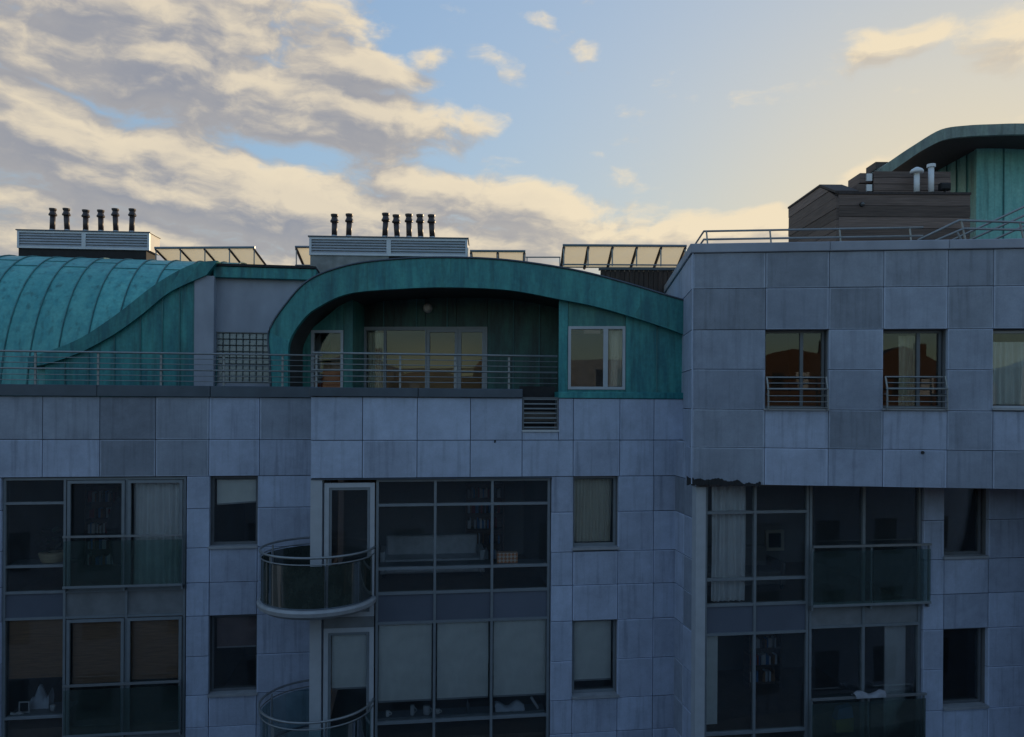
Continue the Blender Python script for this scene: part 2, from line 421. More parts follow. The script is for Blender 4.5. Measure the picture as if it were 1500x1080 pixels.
M_ = {}
M_['stone'] = stone('stone_panel', (.345, .388, .49), rnd=.09, edge=.34, streak=.34)
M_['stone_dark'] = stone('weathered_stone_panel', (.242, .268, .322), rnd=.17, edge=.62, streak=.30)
M_['stone_light'] = stone('clean_stone_panel', (.39, .445, .565), rnd=.09, edge=.10, streak=.26)
M_['stone_block'] = stone('block_stone_panel', (.275, .308, .38), rnd=.16, edge=.45, streak=.25)
M_['core'] = simple('joint_backing', (.16, .165, .175), .85, var=.15, scale=3)
M_['render'] = simple('grey_render', (.31, .33, .39), .85, var=.16, scale=2.2, bump=.1, stretch=(1, 1, .6))
M_['copper'] = copper('patina_copper', (.014, .15, .175), (.042, .275, .265))
M_['copper_blue'] = copper('patina_copper_roof', (.06, .315, .32), (.115, .43, .40), rnd=.10, rough=.42)
M_['copper_tower'] = copper('bright_patina_copper', (.13, .40, .38), (.20, .49, .45))
M_['copper_grey'] = copper('grey_weathered_copper', (.16, .20, .19), (.22, .29, .25))
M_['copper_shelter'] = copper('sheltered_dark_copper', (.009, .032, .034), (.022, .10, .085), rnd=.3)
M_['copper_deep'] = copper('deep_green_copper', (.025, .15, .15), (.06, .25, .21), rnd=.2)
M_['copper_seam'] = copper('copper_seam', (.03, .13, .14), (.05, .19, .19), rnd=.1)
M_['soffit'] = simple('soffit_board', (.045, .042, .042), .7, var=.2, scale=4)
M_['coping'] = simple('dark_coping_metal', (.075, .095, .12), .45, metal=.4, var=.2, scale=2.5)
M_['frame'] = simple('grey_window_frame', (.20, .225, .245), .45, metal=.2, var=.1, scale=5)
M_['frame_light'] = simple('pale_window_frame', (.40, .42, .45), .5, var=.08, scale=5)
M_['frame_mid'] = simple('mid_window_frame', (.27, .285, .31), .5, var=.08, scale=5)
M_['frame_dark'] = simple('dark_window_frame', (.12, .13, .14), .5, metal=.2, var=.1, scale=5)
M_['rail'] = simple('galvanised_rail', (.26, .275, .285), .42, metal=.55, var=.12, scale=8)
M_['spandrel'] = simple('spandrel_glass', (.115, .13, .165), .22, var=.1, scale=1.2, rnd=.12)
M_['spandrel_pale'] = simple('spandrel_render', (.17, .18, .19), .7, var=.25, scale=3)
M_['sill'] = simple('sill_metal', (.33, .34, .36), .5, metal=.2, var=.15, scale=5)
M_['glass'] = glass('window_glass', (.985, .995, .995), .9, wav=.03, dirt_veil=.04, dirt_veil_col=(.26, .34, .40))  # thin diffuse veil imitates a blurred sky reflection on the panes
M_['glass_roof'] = glass('terrace_door_glass', (.93, .95, .93), .85, wav=.05)
M_['glass_jul'] = glass('juliet_glass', (.80, .90, .88), .7, dirt_veil=.10, dirt_veil_col=(.16, .20, .19))
M_['glass_balc'] = glass('algae_balcony_glass', (.30, .36, .33), .22, dirt_veil=.88, dirt_veil_col=(.05, .064, .056))
M_['glass_balc2'] = glass('balcony_glass', (.72, .84, .84), .35, dirt_veil=.16, dirt_veil_col=(.10, .13, .14))
M_['block'] = glass('glass_block', (.8, .84, .78), .8, wav=.6, dirt_veil=.62, dirt_veil_col=(.42, .45, .45))
M_['room'] = simple('room_paint', (.24, .24, .24), .9, var=.08, scale=1)
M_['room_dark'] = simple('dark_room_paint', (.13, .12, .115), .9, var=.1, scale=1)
M_['floor'] = simple('room_floor', (.16, .11, .075), .5, var=.2, scale=2)
M_['curtain'] = cloth('white_net_curtain', (.88, .89, .90), .16)
M_['curtain_cream'] = cloth('cream_curtain', (.74, .70, .58), .2)
M_['blind_cream'] = cloth('cream_roller_blind', (.90, .91, .88), .06)
M_['blind_brown'] = simple('brown_woven_blind', (.30, .17, .09), .85, var=.3, scale=3, stretch=(1, 1, 26))
M_['blind_dark'] = simple('dark_blind', (.20, .14, .14), .85, var=.2, scale=3)
M_['louvre'] = simple('louvre_metal', (.52, .55, .60), .45, metal=.3, var=.1, scale=3)
M_['steel'] = simple('bright_steel', (.62, .62, .60), .35, metal=.7, var=.1, scale=4)
M_['end'] = simple('painted_end_panel', (.6, .56, .48), .6, var=.1, scale=4)
M_['flue'] = simple('dark_flue', (.055, .042, .042), .45, metal=.1, var=.2, scale=6)
M_['black'] = simple('black_rubber', (.018, .018, .02), .8, var=.3, scale=8, bump=.3)
M_['concrete'] = simple('stained_concrete', (.24, .25, .25), .9, var=.3, scale=4, bump=.2)
M_['timber'] = simple('weathered_timber', (.15, .108, .092), .8, var=.4, scale=3, rnd=.4, bump=.15, stretch=(.6, .6, 14))
M_['timber_dark'] = simple('dark_timber', (.05, .038, .036), .8, var=.35, scale=3, rnd=.2, stretch=(8, 8, .6))
def solar():
    m, nt, b = mat('collector_sheet'); N = nt.nodes; L = nt.links; N.remove(b)
    t = N.new('ShaderNodeBsdfTranslucent'); t.inputs[0].default_value = (.80, .73, .58, 1)
    r = N.new('ShaderNodeBsdfTransparent'); r.inputs[0].default_value = (.92, .92, .88, 1)
    tc = N.new('ShaderNodeTexCoord'); n = N.new('ShaderNodeTexNoise'); n.inputs['Scale'].default_value = 3; L.new(tc.outputs['Object'], n.inputs['Vector'])
    g = N.new('ShaderNodeMapRange'); L.new(n.outputs[0], g.inputs[0]); g.inputs[3].default_value = .0; g.inputs[4].default_value = .25
    x = N.new('ShaderNodeMixShader'); L.new(g.outputs[0], x.inputs[0]); L.new(t.outputs[0], x.inputs[1]); L.new(r.outputs[0], x.inputs[2])
    L.new(x.outputs[0], N['Material Output'].inputs[0]); return m
M_['solar'] = solar()
M_['white'] = simple('white_paint', (.74, .75, .76), .5, var=.06, scale=6)
M_['asphalt'] = simple('asphalt', (.05, .05, .052), .9, var=.2, scale=2, bump=.2)
M_['paving'] = simple('paving', (.22, .21, .20), .9, var=.15, scale=1.5)
M_['wing'] = simple('rear_wing_wall', (.12, .07, .05), .9, var=.2, scale=3)
M_['brick'] = simple('opposite_wall', (.20, .23, .28), .9, var=.25, scale=5)
M_['terrace'] = simple('terrace_decking', (.16, .14, .12), .8, var=.2, scale=3)
M_['roofing'] = simple('roof_felt', (.14, .14, .145), .9, var=.15, scale=2)
M_['basket'] = simple('straw_basket', (.42, .35, .22), .85, var=.25, scale=4, stretch=(1, 1, 14), bump=.2)
M_['leaf'] = simple('dark_leaf', (.03, .055, .03), .6, var=.3, scale=6)
M_['lampglass'] = simple('opal_lamp', (.55, .52, .46), .3, var=.05, scale=3)
M_['blue'] = simple('blue_cloth', (.08, .22, .5), .7); M_['yellow'] = simple('yellow_cloth', (.55, .42, .06), .7)
M_['cloth_grey'] = simple('pale_cloth', (.5, .52, .55), .9, var=.15)
M_['laundry'] = simple('grey_laundry', (.26, .27, .30), .9, var=.3, scale=9)
M_['paper'] = simple('pale_paper', (.55, .6, .68), .8, var=.1)
M_['orange'] = simple('orange_reflection_tone', (.62, .17, .07), .9, var=.15); M_['room_warm'] = simple('ochre_reflection_tone', (.55, .30, .16), .9, var=.12, scale=1)
M_['redbrown'] = simple('red_cloth', (.30, .06, .05), .8)
def checker():
    m, nt, b = mat('chequered_card'); N = nt.nodes; L = nt.links
    tc = N.new('ShaderNodeTexCoord'); mp = N.new('ShaderNodeMapping'); mp.inputs['Rotation'].default_value = (0, R(45), 0); mp.inputs['Location'].default_value = (.01, .013, .01)
    L.new(tc.outputs['Object'], mp.inputs[0])
    c = N.new('ShaderNodeTexChecker'); c.inputs['Scale'].default_value = 18; c.inputs[1].default_value = (.62, .22, .08, 1); c.inputs[2].default_value = (.75, .62, .5, 1)
    L.new(mp.outputs[0], c.inputs[0]); L.new(c.outputs[0], b.inputs['Base Color']); return m
M_['checker'] = checker()

# ------------------------------------------------------------------ the planes of the place
PC = Pl.at(455, 14.6, 8)          # middle bay of the facade
PL = Pl.at(432, 16.0, 8)          # left bay, stepped back behind the middle one
PR = Pl.at(1035, 14.5, 8)         # right bay, stepped forward again
PB = Pl.at(1010, 14.35, -6)       # overhanging upper block on the right

# ------------------------------------------------------------------ ground
gv = [(-300, -300, 0), (300, -300, 0), (300, 600, 0), (-300, 600, 0)]
tag(raw('ground', gv, [(0, 1, 2, 3)], M_['paving']), kind='structure')
rv = [(-300, 2.2, .004), (300, 2.2, .004), (300, 11.2, .004), (-300, 11.2, .004)]
tag(raw('road', rv, [(0, 1, 2, 3)], M_['asphalt']), kind='structure')

# ------------------------------------------------------------------ building roots
apartment = empty('apartment_building', PC.pt(3, 1, 0), 'grey stone-clad apartment building with green copper arch and vaulted roof above its terrace', 'building')
corner = empty('corner_building', PR.pt(3, 1, 0), 'grey stone-clad corner block whose large-panelled upper storey juts out over its windows', 'building')

def ex(vals): return vals
# stone panels ------------------------------------------------------
def panels(pl, us, zs, parent, skip=(), mats=('stone',), joint=.013, n0=0.0, thick=.09, back=True, backname='wall', name='stone_panel', pick=None, depth=.34):
    mb = MB(); any_ = False
    for i in range(len(us) - 1):
        for j in range(len(zs) - 1):
            if (i, j) in skip: continue
            u0, u1 = us[i], us[i + 1]; z1, z0 = zs[j], zs[j + 1]
            if u1 - u0 < .03 or z1 - z0 < .03: continue
            mm = M_[pick(i, j)] if pick else M_[random.choice(mats)]
            d = random.uniform(-.003, .003)
            o = box(name, pl, u0 + joint / 2, u1 - joint / 2, z0 + joint / 2, z1 - joint / 2, n0 + d, n0 + thick, mm, parent, bev=.006)
            mb.box(pl, u0, u1, z0, z1, n0 + thick + .002, n0 + depth); any_ = True
    if any_ and back: mb.build(backname, M_['core'], parent)

def frame_mesh(pl, u0, u1, z0, z1, w, n0, n1, name, m, parent, bottom=None):
    b = bottom if bottom is not None else w
    mb = MB()
    mb.box(pl, u0, u0 + w, z0, z1, n0, n1).box(pl, u1 - w, u1, z0, z1, n0, n1)
    mb.box(pl, u0 + w, u1 - w, z1 - w, z1, n0, n1).box(pl, u0 + w, u1 - w, z0, z0 + b, n0, n1)
    return mb.build(name, m, parent)
def pane(pl, u0, u1, z0, z1, n, parent, m='glass', name='pane'):
    return box(name, pl, u0, u1, z0, z1, n, n + .012, M_[m], parent)
def small_window(pl, px0, px1, py0, py1, parent, fm='frame', depth=.16, sill=.05, w=.055, g='glass', split=None):
    u0, z1 = pl.uz(px0, py0); u1, _ = pl.uz(px1, py0); z0 = pl.z((px0 + px1) / 2, py1)
    z1 = pl.z((px0 + px1) / 2, py0)
    f = frame_mesh(pl, u0 + .004, u1 - .004, z0 + sill, z1 - .004, w, depth, depth + .07, 'window', M_[fm], parent)
    if split:
        us = u0 + (u1 - u0) * split
        box('mullion', pl, us - .03, us + .03, z0 + sill + w, z1 - .004 - w, depth + .002, depth + .068, M_[fm], f)
        pane(pl, u0 + w, us - .03, z0 + sill + w, z1 - w, depth + .03, f, g); pane(pl, us + .03, u1 - w, z0 + sill + w, z1 - w, depth + .03, f, g)
    else:
        pane(pl, u0 + w, u1 - w, z0 + sill + w, z1 - w, depth + .03, f, g)
    box('sill', pl, u0 - .02, u1 + .02, z0 - .005, z0 + sill - .002, -.045, depth + .06, M_['sill'], f)
    return u0, u1, z0, z1
def curtain(pl, u0, u1, z0, z1, n, m, label, pleat=.09, amp=.03, group=None, cat='curtain', seed=0):
    rnd = random.Random(seed + int(u0 * 100)); k = max(12, int((u1 - u0) / .012)); vs = []; fs = []
    ph = rnd.uniform(0, 6); rows = 6
    for r in range(rows + 1):
        t = r / rows
        for i in range(k + 1):
            s = i / k; x = (u1 - u0) * s
            a = amp * (math.sin(x / pleat * 6.28 + ph + 1.1 * math.sin(x * 7 + ph)) + .5 * math.sin(x / pleat * 2.9 + 2 * ph + t * 1.2))
            vs.append(pl.pt(u0 + x + .012 * math.sin(t * 3 + x * 9), n + a * (.75 + .35 * t), z1 + (z0 - z1) * t))
    for r in range(rows):
        for i in range(k):
            a = r * (k + 1) + i; fs.append((a, a + 1, a + k + 2, a + k + 1))
    return tag(raw('curtain' if cat == 'curtain' else 'blind', vs, fs, M_[m], None, True), label, cat, group)
def blind(pl, u0, u1, z0, z1, n, m, label, bar='sill', group=None, tilt=0.0):
    root = empty('roller_blind', pl.pt((u0 + u1) / 2, n, z1), label, 'blind', group)
    mb = MB(); poly = [(u0, z0), (u1, z0 + tilt), (u1, z1), (u0, z1)]
    mb.prism(pl, poly, n, n + .006); mb.build('blind_sheet', M_[m], root)
    mb = MB(); mb.prism(pl, [(u0, z0 - .032), (u1, z0 - .032 + tilt), (u1, z0 + tilt), (u0, z0)], n - .008, n + .014); mb.build('bottom_bar', M_[bar], root)
    mb = MB(); mb.tube([pl.pt(u0, n + .03, z1 + .02), pl.pt(u1, n + .03, z1 + .02)], .022, 8); mb.build('roller', M_[bar], root)
    return root

# ================================================================== LEFT BAY (PL)
uL = lambda px, py=760: PL.u(px, py)
zL = lambda py, px=290: PL.z(px, py)
Lcols = [uL(-210), uL(-100), uL(-18), uL(62, 640), uL(146, 640), uL(228, 640), uL(306, 640), uL(380, 640), uL(432, 640) + .55]
z_top, z_r1, z_r2 = zL(582), zL(644), zL(698)
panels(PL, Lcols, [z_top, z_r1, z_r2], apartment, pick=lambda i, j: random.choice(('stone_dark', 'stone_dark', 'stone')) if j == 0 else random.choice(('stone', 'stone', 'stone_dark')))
# pier with two small windows
rowsL = [z_r2, zL(745), zL(803), zL(854), zL(903), zL(962), zL(1019), zL(1066), zL(1115), zL(1170)]
colsP = [uL(273), uL(307), uL(377), uL(432) + .55]
panels(PL, colsP, rowsL, apartment, skip={(1, 0), (1, 1), (1, 4), (1, 5)}, mats=('stone', 'stone', 'stone_light'))
panels(PL, [uL(-210), uL(-100), uL(-18), uL(2)], rowsL, apartment, mats=('stone',))
w1 = small_window(PL, 307, 377, 698, 803, apartment, 'frame_dark')
w2 = small_window(PL, 307, 377, 903, 1019, apartment, 'frame_dark', w=.05)
blind(PL, w1[0] + .08, w1[1] - .08, zL(741), w1[3] - .1, .30, 'curtain_cream' if False else 'blind_cream', 'cream blind hanging crooked in the small window beside the curved balconies', tilt=.05)
blind(PL, w2[0] + .08, w2[1] - .08, zL(955), w2[3] - .1, .30, 'blind_dark', 'dark reddish blind half lowered in the small window beside the bay of brown blinds')

# window wall of the left bay
def window_wall(pl, parent, us, zs, mats, fm='frame', mw=.05, n=.06, dep=.10, name='window_wall', gmat='glass'):
    """us: mullion lines, zs: transom lines (top first). mats[i][j]: 'glass' / spandrel material / None (merge with the one above)"""
    f = frame_mesh(pl, us[0], us[-1], zs[-1], zs[0], mw, n, n + dep, name, M_[fm], parent)
    for u in us[1:-1]:
        box('mullion', pl, u - mw / 2, u + mw / 2, zs[-1] + mw, zs[0] - mw, n - .004, n + dep - .004, M_[fm], f)
    for i in range(len(us) - 1):
        a = us[i] + (mw if i == 0 else mw / 2); b = us[i + 1] - (mw if i == len(us) - 2 else mw / 2)
        j = 0
        while j < len(zs) - 1:
            k = j + 1
            while k < len(zs) - 1 and mats[i][k] is None: k += 1
            t = zs[j] - (mw if j == 0 else mw / 2); bt = zs[k] + (mw if k == len(zs) - 1 else mw / 2)
            mm = mats[i][j]
            if mm == 'glass': pane(pl, a, b, bt, t, n + .05, f, gmat)
            else: box('spandrel_panel', pl, a, b, bt, t, n + .03, n + .06, M_[mm], f)
            if k < len(zs) - 1:
                box('transom', pl, a, b, zs[k] - mw / 2, zs[k] + mw / 2, n + .002, n + dep - .006, M_[fm], f)
            j = k
    return f
zl = lambda py: PL.z(140, py)
usL = [uL(2), uL(93), uL(184), uL(271)]
zsL = [zl(700), zl(737), zl(829), zl(867), zl(905), zl(1049), zl(1086), zl(1130)]
W = 'glass'
window_wall(PL, apartment, usL, zsL, [[W, W, W, 'spandrel', W, W, 'spandrel'],
                                      [W, None, None, 'spandrel_pale', W, None, 'spandrel_pale'],
                                      [W, None, None, 'spandrel_pale', W, None, 'spandrel_pale']])
def patio_frames(pl, parent, us, z0, z1, n, fm):
    for a, b in us:
        frame_mesh(pl, a, b, z0, z1, .06, n, n + .045, 'patio_door', M_[fm], parent)
patio_frames(PL, apartment, [(usL[1] + .06, usL[2] - .03), (usL[2] + .03, usL[3] - .06)], zsL[3] + .03, zsL[0] - .06, .02, 'frame')
patio_frames(PL, apartment, [(usL[1] + .06, usL[2] - .03), (usL[2] + .03, usL[3] - .06)], zsL[6] + .03, zsL[4] - .04, .02, 'frame')
def juliet(pl, parent, u0, u1, ztop, zbot, n=-.12, split=True, g='glass_jul'):
    mb = MB(); mb.box(pl, u0, u1, ztop - .03, ztop + .012, n - .02, n + .03)
    j = mb.build('juliet_balcony', M_['rail'], parent)
    us = [u0, (u0 + u1) / 2, u1] if split else [u0, u1]
    for i in range(len(us) - 1):
        box('glass_panel', pl, us[i] + .012, us[i + 1] - .012, zbot, ztop - .10, n, n + .012, M_[g], j)
    box('bottom_rail', pl, u0, u1, zbot - .05, zbot - .002, n - .012, n + .03, M_['frame'], j)
    for u in us:
        a = min(max(u, u0 + .02), u1 - .02)
        box('post', pl, a - .016, a + .016, zbot - .13, ztop - .032, n + .034, n + .066, M_['frame'], j)
        box('bracket', pl, a - .02, a + .02, zbot - .13, zbot - .06, n + .068, .05, M_['frame_dark'], j)
    return j
juliet(PL, apartment, uL(96), uL(270), zl(784), zl(856))
juliet(PL, apartment, uL(97), uL(268), zl(1000), zl(1072))

# ================================================================== MIDDLE BAY (PC)
uC = lambda px, py=700: PC.u(px, py)
zC = lambda py, px=870: PC.z(px, py)
zc = lambda py: PC.z(680, py)
zc_b = lambda py: PC.z(500, py)
c_top = zc(583.5)
rowsC = [zC(584), zC(645), zC(698), zC(750), zC(808), zC(857), zC(909), zC(967), zC(1024), zC(1073), zC(1125), zC(1175)]
# upper band left of the louvre opening
colsC1 = [uC(455, 640), uC(531, 640), uC(611, 640), uC(689, 640), uC(765, 640)]
panels(PC, colsC1, [rowsC[0], rowsC[1], rowsC[2]], apartment, pick=lambda i, j: 'stone_light' if j == 0 else random.choice(('stone', 'stone_light')))
z_lou = zC(632, 790)
colsC2 = [uC(765, 640), uC(818, 640), uC(840, 640), uC(908, 640), uC(958, 640), uC(1003.5, 640)]
panels(PC, colsC2[1:], rowsC[:2], apartment, mats=('stone_light', 'stone_light', 'stone'))
panels(PC, colsC2[:2], [z_lou, rowsC[1]], apartment, mats=('stone_light',))
panels(PC, [colsC2[0], colsC2[2], colsC2[3], colsC2[4], colsC2[5]], [rowsC[1], rowsC[2]], apartment, mats=('stone', 'stone_light'))
colsC3 = [uC(808), uC(840), uC(906), uC(958), uC(1003.5)]
panels(PC, colsC3, rowsC[2:], apartment, skip={(1, 0), (1, 1), (1, 4), (1, 5)}, mats=('stone', 'stone_light', 'stone'))
w3 = small_window(PC, 840, 906, 698, 805, apartment, 'frame')
w4 = small_window(PC, 840, 906, 909, 1022, apartment, 'frame')
curtain(PC, w3[0] + .06, w3[1] - .06, w3[2] + .1, w3[3] - .09, .36, 'curtain_cream', 'cream pleated curtain filling the small window beside the tall glazed bay', pleat=.07, amp=.02)
blind(PC, w4[0] + .07, w4[1] - .07, zC(1003), w4[3] - .1, .32, 'blind_cream', 'cream blind almost fully down in the lower small window beside the glazed bay')
# left return of the bay and its corner
box('return_wall', PC, uC(455) + .002, uC(455) + .24, rowsC[-1], rowsC[2] - .012, .10, 1.75, M_['render'], apartment)
box('return_wall', PC, uC(455) + .002, uC(455) + .24, rowsC[2] - .01, rowsC[0], .345, 1.75, M_['render'], apartment)
box('corner_post', PC, uC(455), uC(472), rowsC[-1], rowsC[2] - .02, -.004, .098, M_['frame_light'], apartment)
# drip stain pipe under the band
mb = MB(); mb.tube([PC.pt(uC(725, 650), -.03, zc(646)), PC.pt(uC(725, 650), .05, zc(650))], .018, 8); mb.build('weep_spout', M_['black'], apartment)
# balcony doors
zD = [zc_b(708), zc_b(905), zc_b(921), zc_b(1118)]
for k in (0, 2):
    fr = frame_mesh(PC, uC(475), uC(549), zD[k + 1], zD[k], .09, .03, .11, 'balcony_door', M_['frame_light'], apartment)
    frame_mesh(PC, uC(475) + .093, uC(549) - .093, zD[k + 1] + .093, zD[k] - .093, .05, .045, .10, 'door_leaf', M_['frame'], fr)
    pane(PC, uC(475) + .144, uC(549) - .144, zD[k + 1] + .144, zD[k] - .144, .07, fr)
    box('door_handle', PC, uC(549) - .135, uC(549) - .115, zD[k + 1] + 1.0, zD[k + 1] + 1.14, -.01, .04, M_['steel'], fr)
box('floor_band', PC, uC(475), uC(549), zD[2] + .004, zD[1] - .004, .02, .12, M_['spandrel_pale'], apartment)
box('head_flashing', PC, uC(455) + .01, uC(808), rowsC[2] - .028, rowsC[2] - .004, -.02, .05, M_['coping'], apartment)
usC = [uC(551), uC(638), uC(722), uC(807)]
zsC = [rowsC[2] - .03, zc(739.5), zc(832), zc(868), zc(911), zc(1056), zc(1094), zc(1140)]
window_wall(PC, apartment, usC, zsC, [[W, W, W, 'spandrel', W, W, 'spandrel']] * 3, mw=.052)
for i in range(3):
    blind(PC, usC[i] + .06, usC[i + 1] - .05, zc(1027), zsC[4] - .06, .20, 'blind_cream', 'wide cream roller blind of the glazed bay, ' + ('next to the balcony door', 'between two like it', 'next to the small cream-blind window')[i], group='cream roller blinds of the glazed bay')
blind(PC, uC(475) + .15, uC(549) - .15, zc_b(1012), zD[2] - .15, .16, 'blind_cream', 'narrow cream blind in the glazed door of the lower curved balcony')

# louvred opening in the parapet
lou = frame_mesh(PC, colsC2[0] + .004, colsC2[1] - .004, z_lou + .02, rowsC[0] + .02, .03, .01, .10, 'louvre_grille', M_['frame_dark'], apartment)
nsl = 7
for k in range(nsl):
    z = z_lou + .08 + (rowsC[0] - z_lou - .10) * k / (nsl - 1)
    box('slat', PC, colsC2[0] + .036, colsC2[1] - .036, z - .014, z + .014, .02, .06, M_['frame'], lou)
box('backing', PC, colsC2[0], colsC2[1], z_lou + .022, rowsC[0] + .25, .40, .44, M_['black'], lou)
box('sill', PC, colsC2[0] - .01, colsC2[1] + .01, z_lou - .003, z_lou + .018, -.04, .30, M_['white'], lou)

# ---- copings
def coping(pl, u0, u1, z0, z1, n0, n1, parent, name='coping'):
    k = max(1, round((u1 - u0) / 2.4)); 
    for i in range(k):
        a = u0 + (u1 - u0) * i / k; b = u0 + (u1 - u0) * (i + 1) / k
        box(name, pl, a + .003, b - .003, z0, z1, n0, n1, M_['coping'], parent, bev=.01)
coping(PL, uL(-210), uL(432) + .5, z_top + .004, PL.z(250, 565), -.06, .36, apartment)
coping(PC, uC(455) - .03, uC(765, 640), rowsC[0] + .004, PC.z(640, 569), -.06, .36, apartment)
box('coping_return', PC, uC(455) - .03, uC(455) + .3, rowsC[0] + .004, PC.z(640, 569) - .003, .364, 1.5, M_['coping'], apartment)

# ---- the terrace floor
zt = EYE - .18
tf = MB(); tf.box(PC, uC(455) - 7.5, uC(1003), zt - .2, zt, 1.78, 6); tf.box(PC, uC(455) + .2, uC(1003), zt - .2, zt, .35, 1.775)
tf.build('terrace_floor', M_['terrace'], apartment)

# ================================================================== TERRACE RAILING
def railing(name, pl, u0, u1, n, zs, posts, zb, label, rs, group=None, extra=None):
    root = empty(name, pl.pt((u0 + u1) / 2, n, zb), label, 'railing', group)
    for z, r in zip(zs, rs):
        mb = MB(); mb.tube([pl.pt(u0, n, z), pl.pt(u1, n, z)], r, 8); mb.build('rail', M_['rail'], root, True)
    for u in posts:
        box('post', pl, u - .02, u + .02, zb, zs[0] - rs[0], n + .03, n + .06, M_['rail'], root)
    return root
zrl = lambda py: PL.z(200, py, .12)
zrc = lambda py: PC.z(600, py, .12)
railing('terrace_railing', PL, uL(-210), uL(432) + .55, .12, [zrl(y) for y in (517, 525, 533, 541.5, 550, 558)], [uL(p, 550) for p in (-190, -100, -48, 46, 139, 232, 325, 412)], PL.z(200, 565) + .001,
        'grey steel terrace railing in front of the vaulted copper roof', [.022, .009, .009, .019, .009, .009])
railing('terrace_railing', PC, uC(455), uC(818, 560), .12, [zrc(y) for y in (519, 527, 535, 543.5, 552, 560)], [uC(p, 550) for p in (462, 586, 667, 747)], PC.z(640, 569) + .001,
        'grey steel terrace railing in front of the glazed doors under the copper arch', [.022, .009, .009, .019, .009, .009])
mb = MB()
# ================================================================== VAULTED COPPER ROOF (left)
PV = PL.off(1.75)
uV = lambda px, py=480: PV.u(px, py)
va, vh, vzb = 3.3, 3.98, zt
def vpt(u, t, lift=0.0): return PV.pt(u, va * (1 - math.cos(t)) - lift * math.cos(t), vzb + (vh + lift) * math.sin(t))
seam_px = [-215, -172, -128, -84, -42, 0, 39, 80, 121, 162, 203, 244, 284, 316]
seams = [uV(p, 530) for p in seam_px]
TS = 20
for i in range(len(seams) - 1):
    vs = []; fs = []
    for k in range(TS + 1):
        t = math.pi / 2 * k / TS
        for u in (seams[i] + .004, seams[i + 1] - .004): vs.append(vpt(u, t))
    for k in range(TS): fs.append((2 * k, 2 * k + 1, 2 * k + 3, 2 * k + 2))
    c = len(vs)
    # underside, so the sheet has a body
    for k in range(TS + 1):
        t = math.pi / 2 * k / TS
        for u in (seams[i] + .004, seams[i + 1] - .004): vs.append(vpt(u, t, -.05))
    for k in range(TS): fs.append((c + 2 * k + 1, c + 2 * k, c + 2 * k + 2, c + 2 * k + 3))
    sh = raw('roof_sheet', vs, fs, M_['copper_blue'], apartment, True)
    tt = R(62 + 6 * (i % 2))
    mb = MB(); mb.tube([vpt(seams[i] + .02, tt, .004), vpt(seams[i + 1] - .02, tt, .004)], .012, 5); mb.build('cross_seam', M_['copper_seam'], sh)
for u in seams:
    mb = MB(); mb.tube([vpt(u, math.pi / 2 * k / TS, .012) for k in range(TS + 1)], .017, 6); mb.build('standing_seam', M_['copper_seam'], apartment, True)
# S-shaped verge and the flat copper wall beneath it
s_top = [(40, 523), (70, 515), (120, 494), (174, 458), (224, 419), (266, 394), (294, 384), (319, 382)]
s_bot = [(42, 537), (73, 532), (120, 515), (168, 489), (207, 461), (241, 433), (266, 419), (302, 403)]
nS = -.22
so = spline([PV.uz(x, y, nS) for x, y in s_top], 6); si = spline([PV.uz(x, y, nS) for x, y in s_bot], 6)
k_ = len(so)
cuts = [0, 10, 20, 30, 36, k_ - 1]
for a, b in zip(cuts[:-1], cuts[1:]):
    m0 = MB(); m0.band(PV, so[a:b + 1], si[a:b + 1], nS, .75); m0.build('verge_flashing', M_['copper'], apartment)
wpx = [66, 96, 130, 168, 206, 238, 263, 284]
def s_at(u):
    for i in range(k_ - 1):
        if si[i][0] <= u <= si[i + 1][0]:
            f = (u - si[i][0]) / (si[i + 1][0] - si[i][0]); return si[i][1] * (1 - f) + si[i + 1][1] * f
    return si[-1][1]
for i in range(len(wpx) - 1):
    a, b = PV.u(wpx[i], 500, -.1), PV.u(wpx[i + 1], 500, -.1)
    m0 = MB(); m0.prism(PV, [(a + .004, vzb), (b - .004, vzb), (b - .004, s_at(b) + .05), (a + .004, s_at(a) + .05)], -.1, -.02); m0.build('copper_wall_sheet', M_['copper'], apartment)
    m0 = MB(); m0.box(PV, b - .012, b + .012, vzb, s_at(b) + .04, -.13, -.1); m0.build('standing_seam', M_['copper_seam'], apartment)
# render wall with the glass blocks
PW = PV
up = lambda px, n=0: PW.u(px, 480, n)
box('pillar', PW, up(284.5, -.14), up(313, -.14), vzb, PW.z(300, 404, -.14), -.14, .3, M_['render'], apartment)
gb = (up(315, .1), up(396, .1), PW.z(355, 562, .1), PW.z(355, 487, .1))
wr = MB()
wr.box(PW, up(311, .1), up(470, .1), gb[3], PW.z(380, 406, .1), .1, .35)
wr.box(PW, gb[1], up(470, .1), vzb, gb[3], .1, .35); wr.box(PW, up(311, .1), gb[0], vzb, gb[3], .1, .35)
wr.box(PW, gb[0], gb[1], vzb, gb[2], .1, .35)
wr.build('render_wall', M_['render'], apartment)
gbw = frame_mesh(PW, gb[0], gb[1], gb[2], gb[3], .02, .12, .30, 'glass_block_window', M_['concrete'], apartment)
nx, nz = 8, 8
for i in range(nx):
    for j in range(nz):
        a = gb[0] + .02 + (gb[1] - gb[0] - .04) * i / nx; b = gb[0] + .02 + (gb[1] - gb[0] - .04) * (i + 1) / nx
        c = gb[2] + .02 + (gb[3] - gb[2] - .04) * j / nz; d = gb[2] + .02 + (gb[3] - gb[2] - .04) * (j + 1) / nz
        box('glass_block', PW, a + .008, b - .008, c + .008, d - .008, .13, .22, M_['block'], gbw, bev=.012)
box('block_joint', PW, gb[0] + .02, gb[1] - .02, gb[2] + .02, gb[3] - .02, .19, .20, M_['concrete'], gbw) if False else None
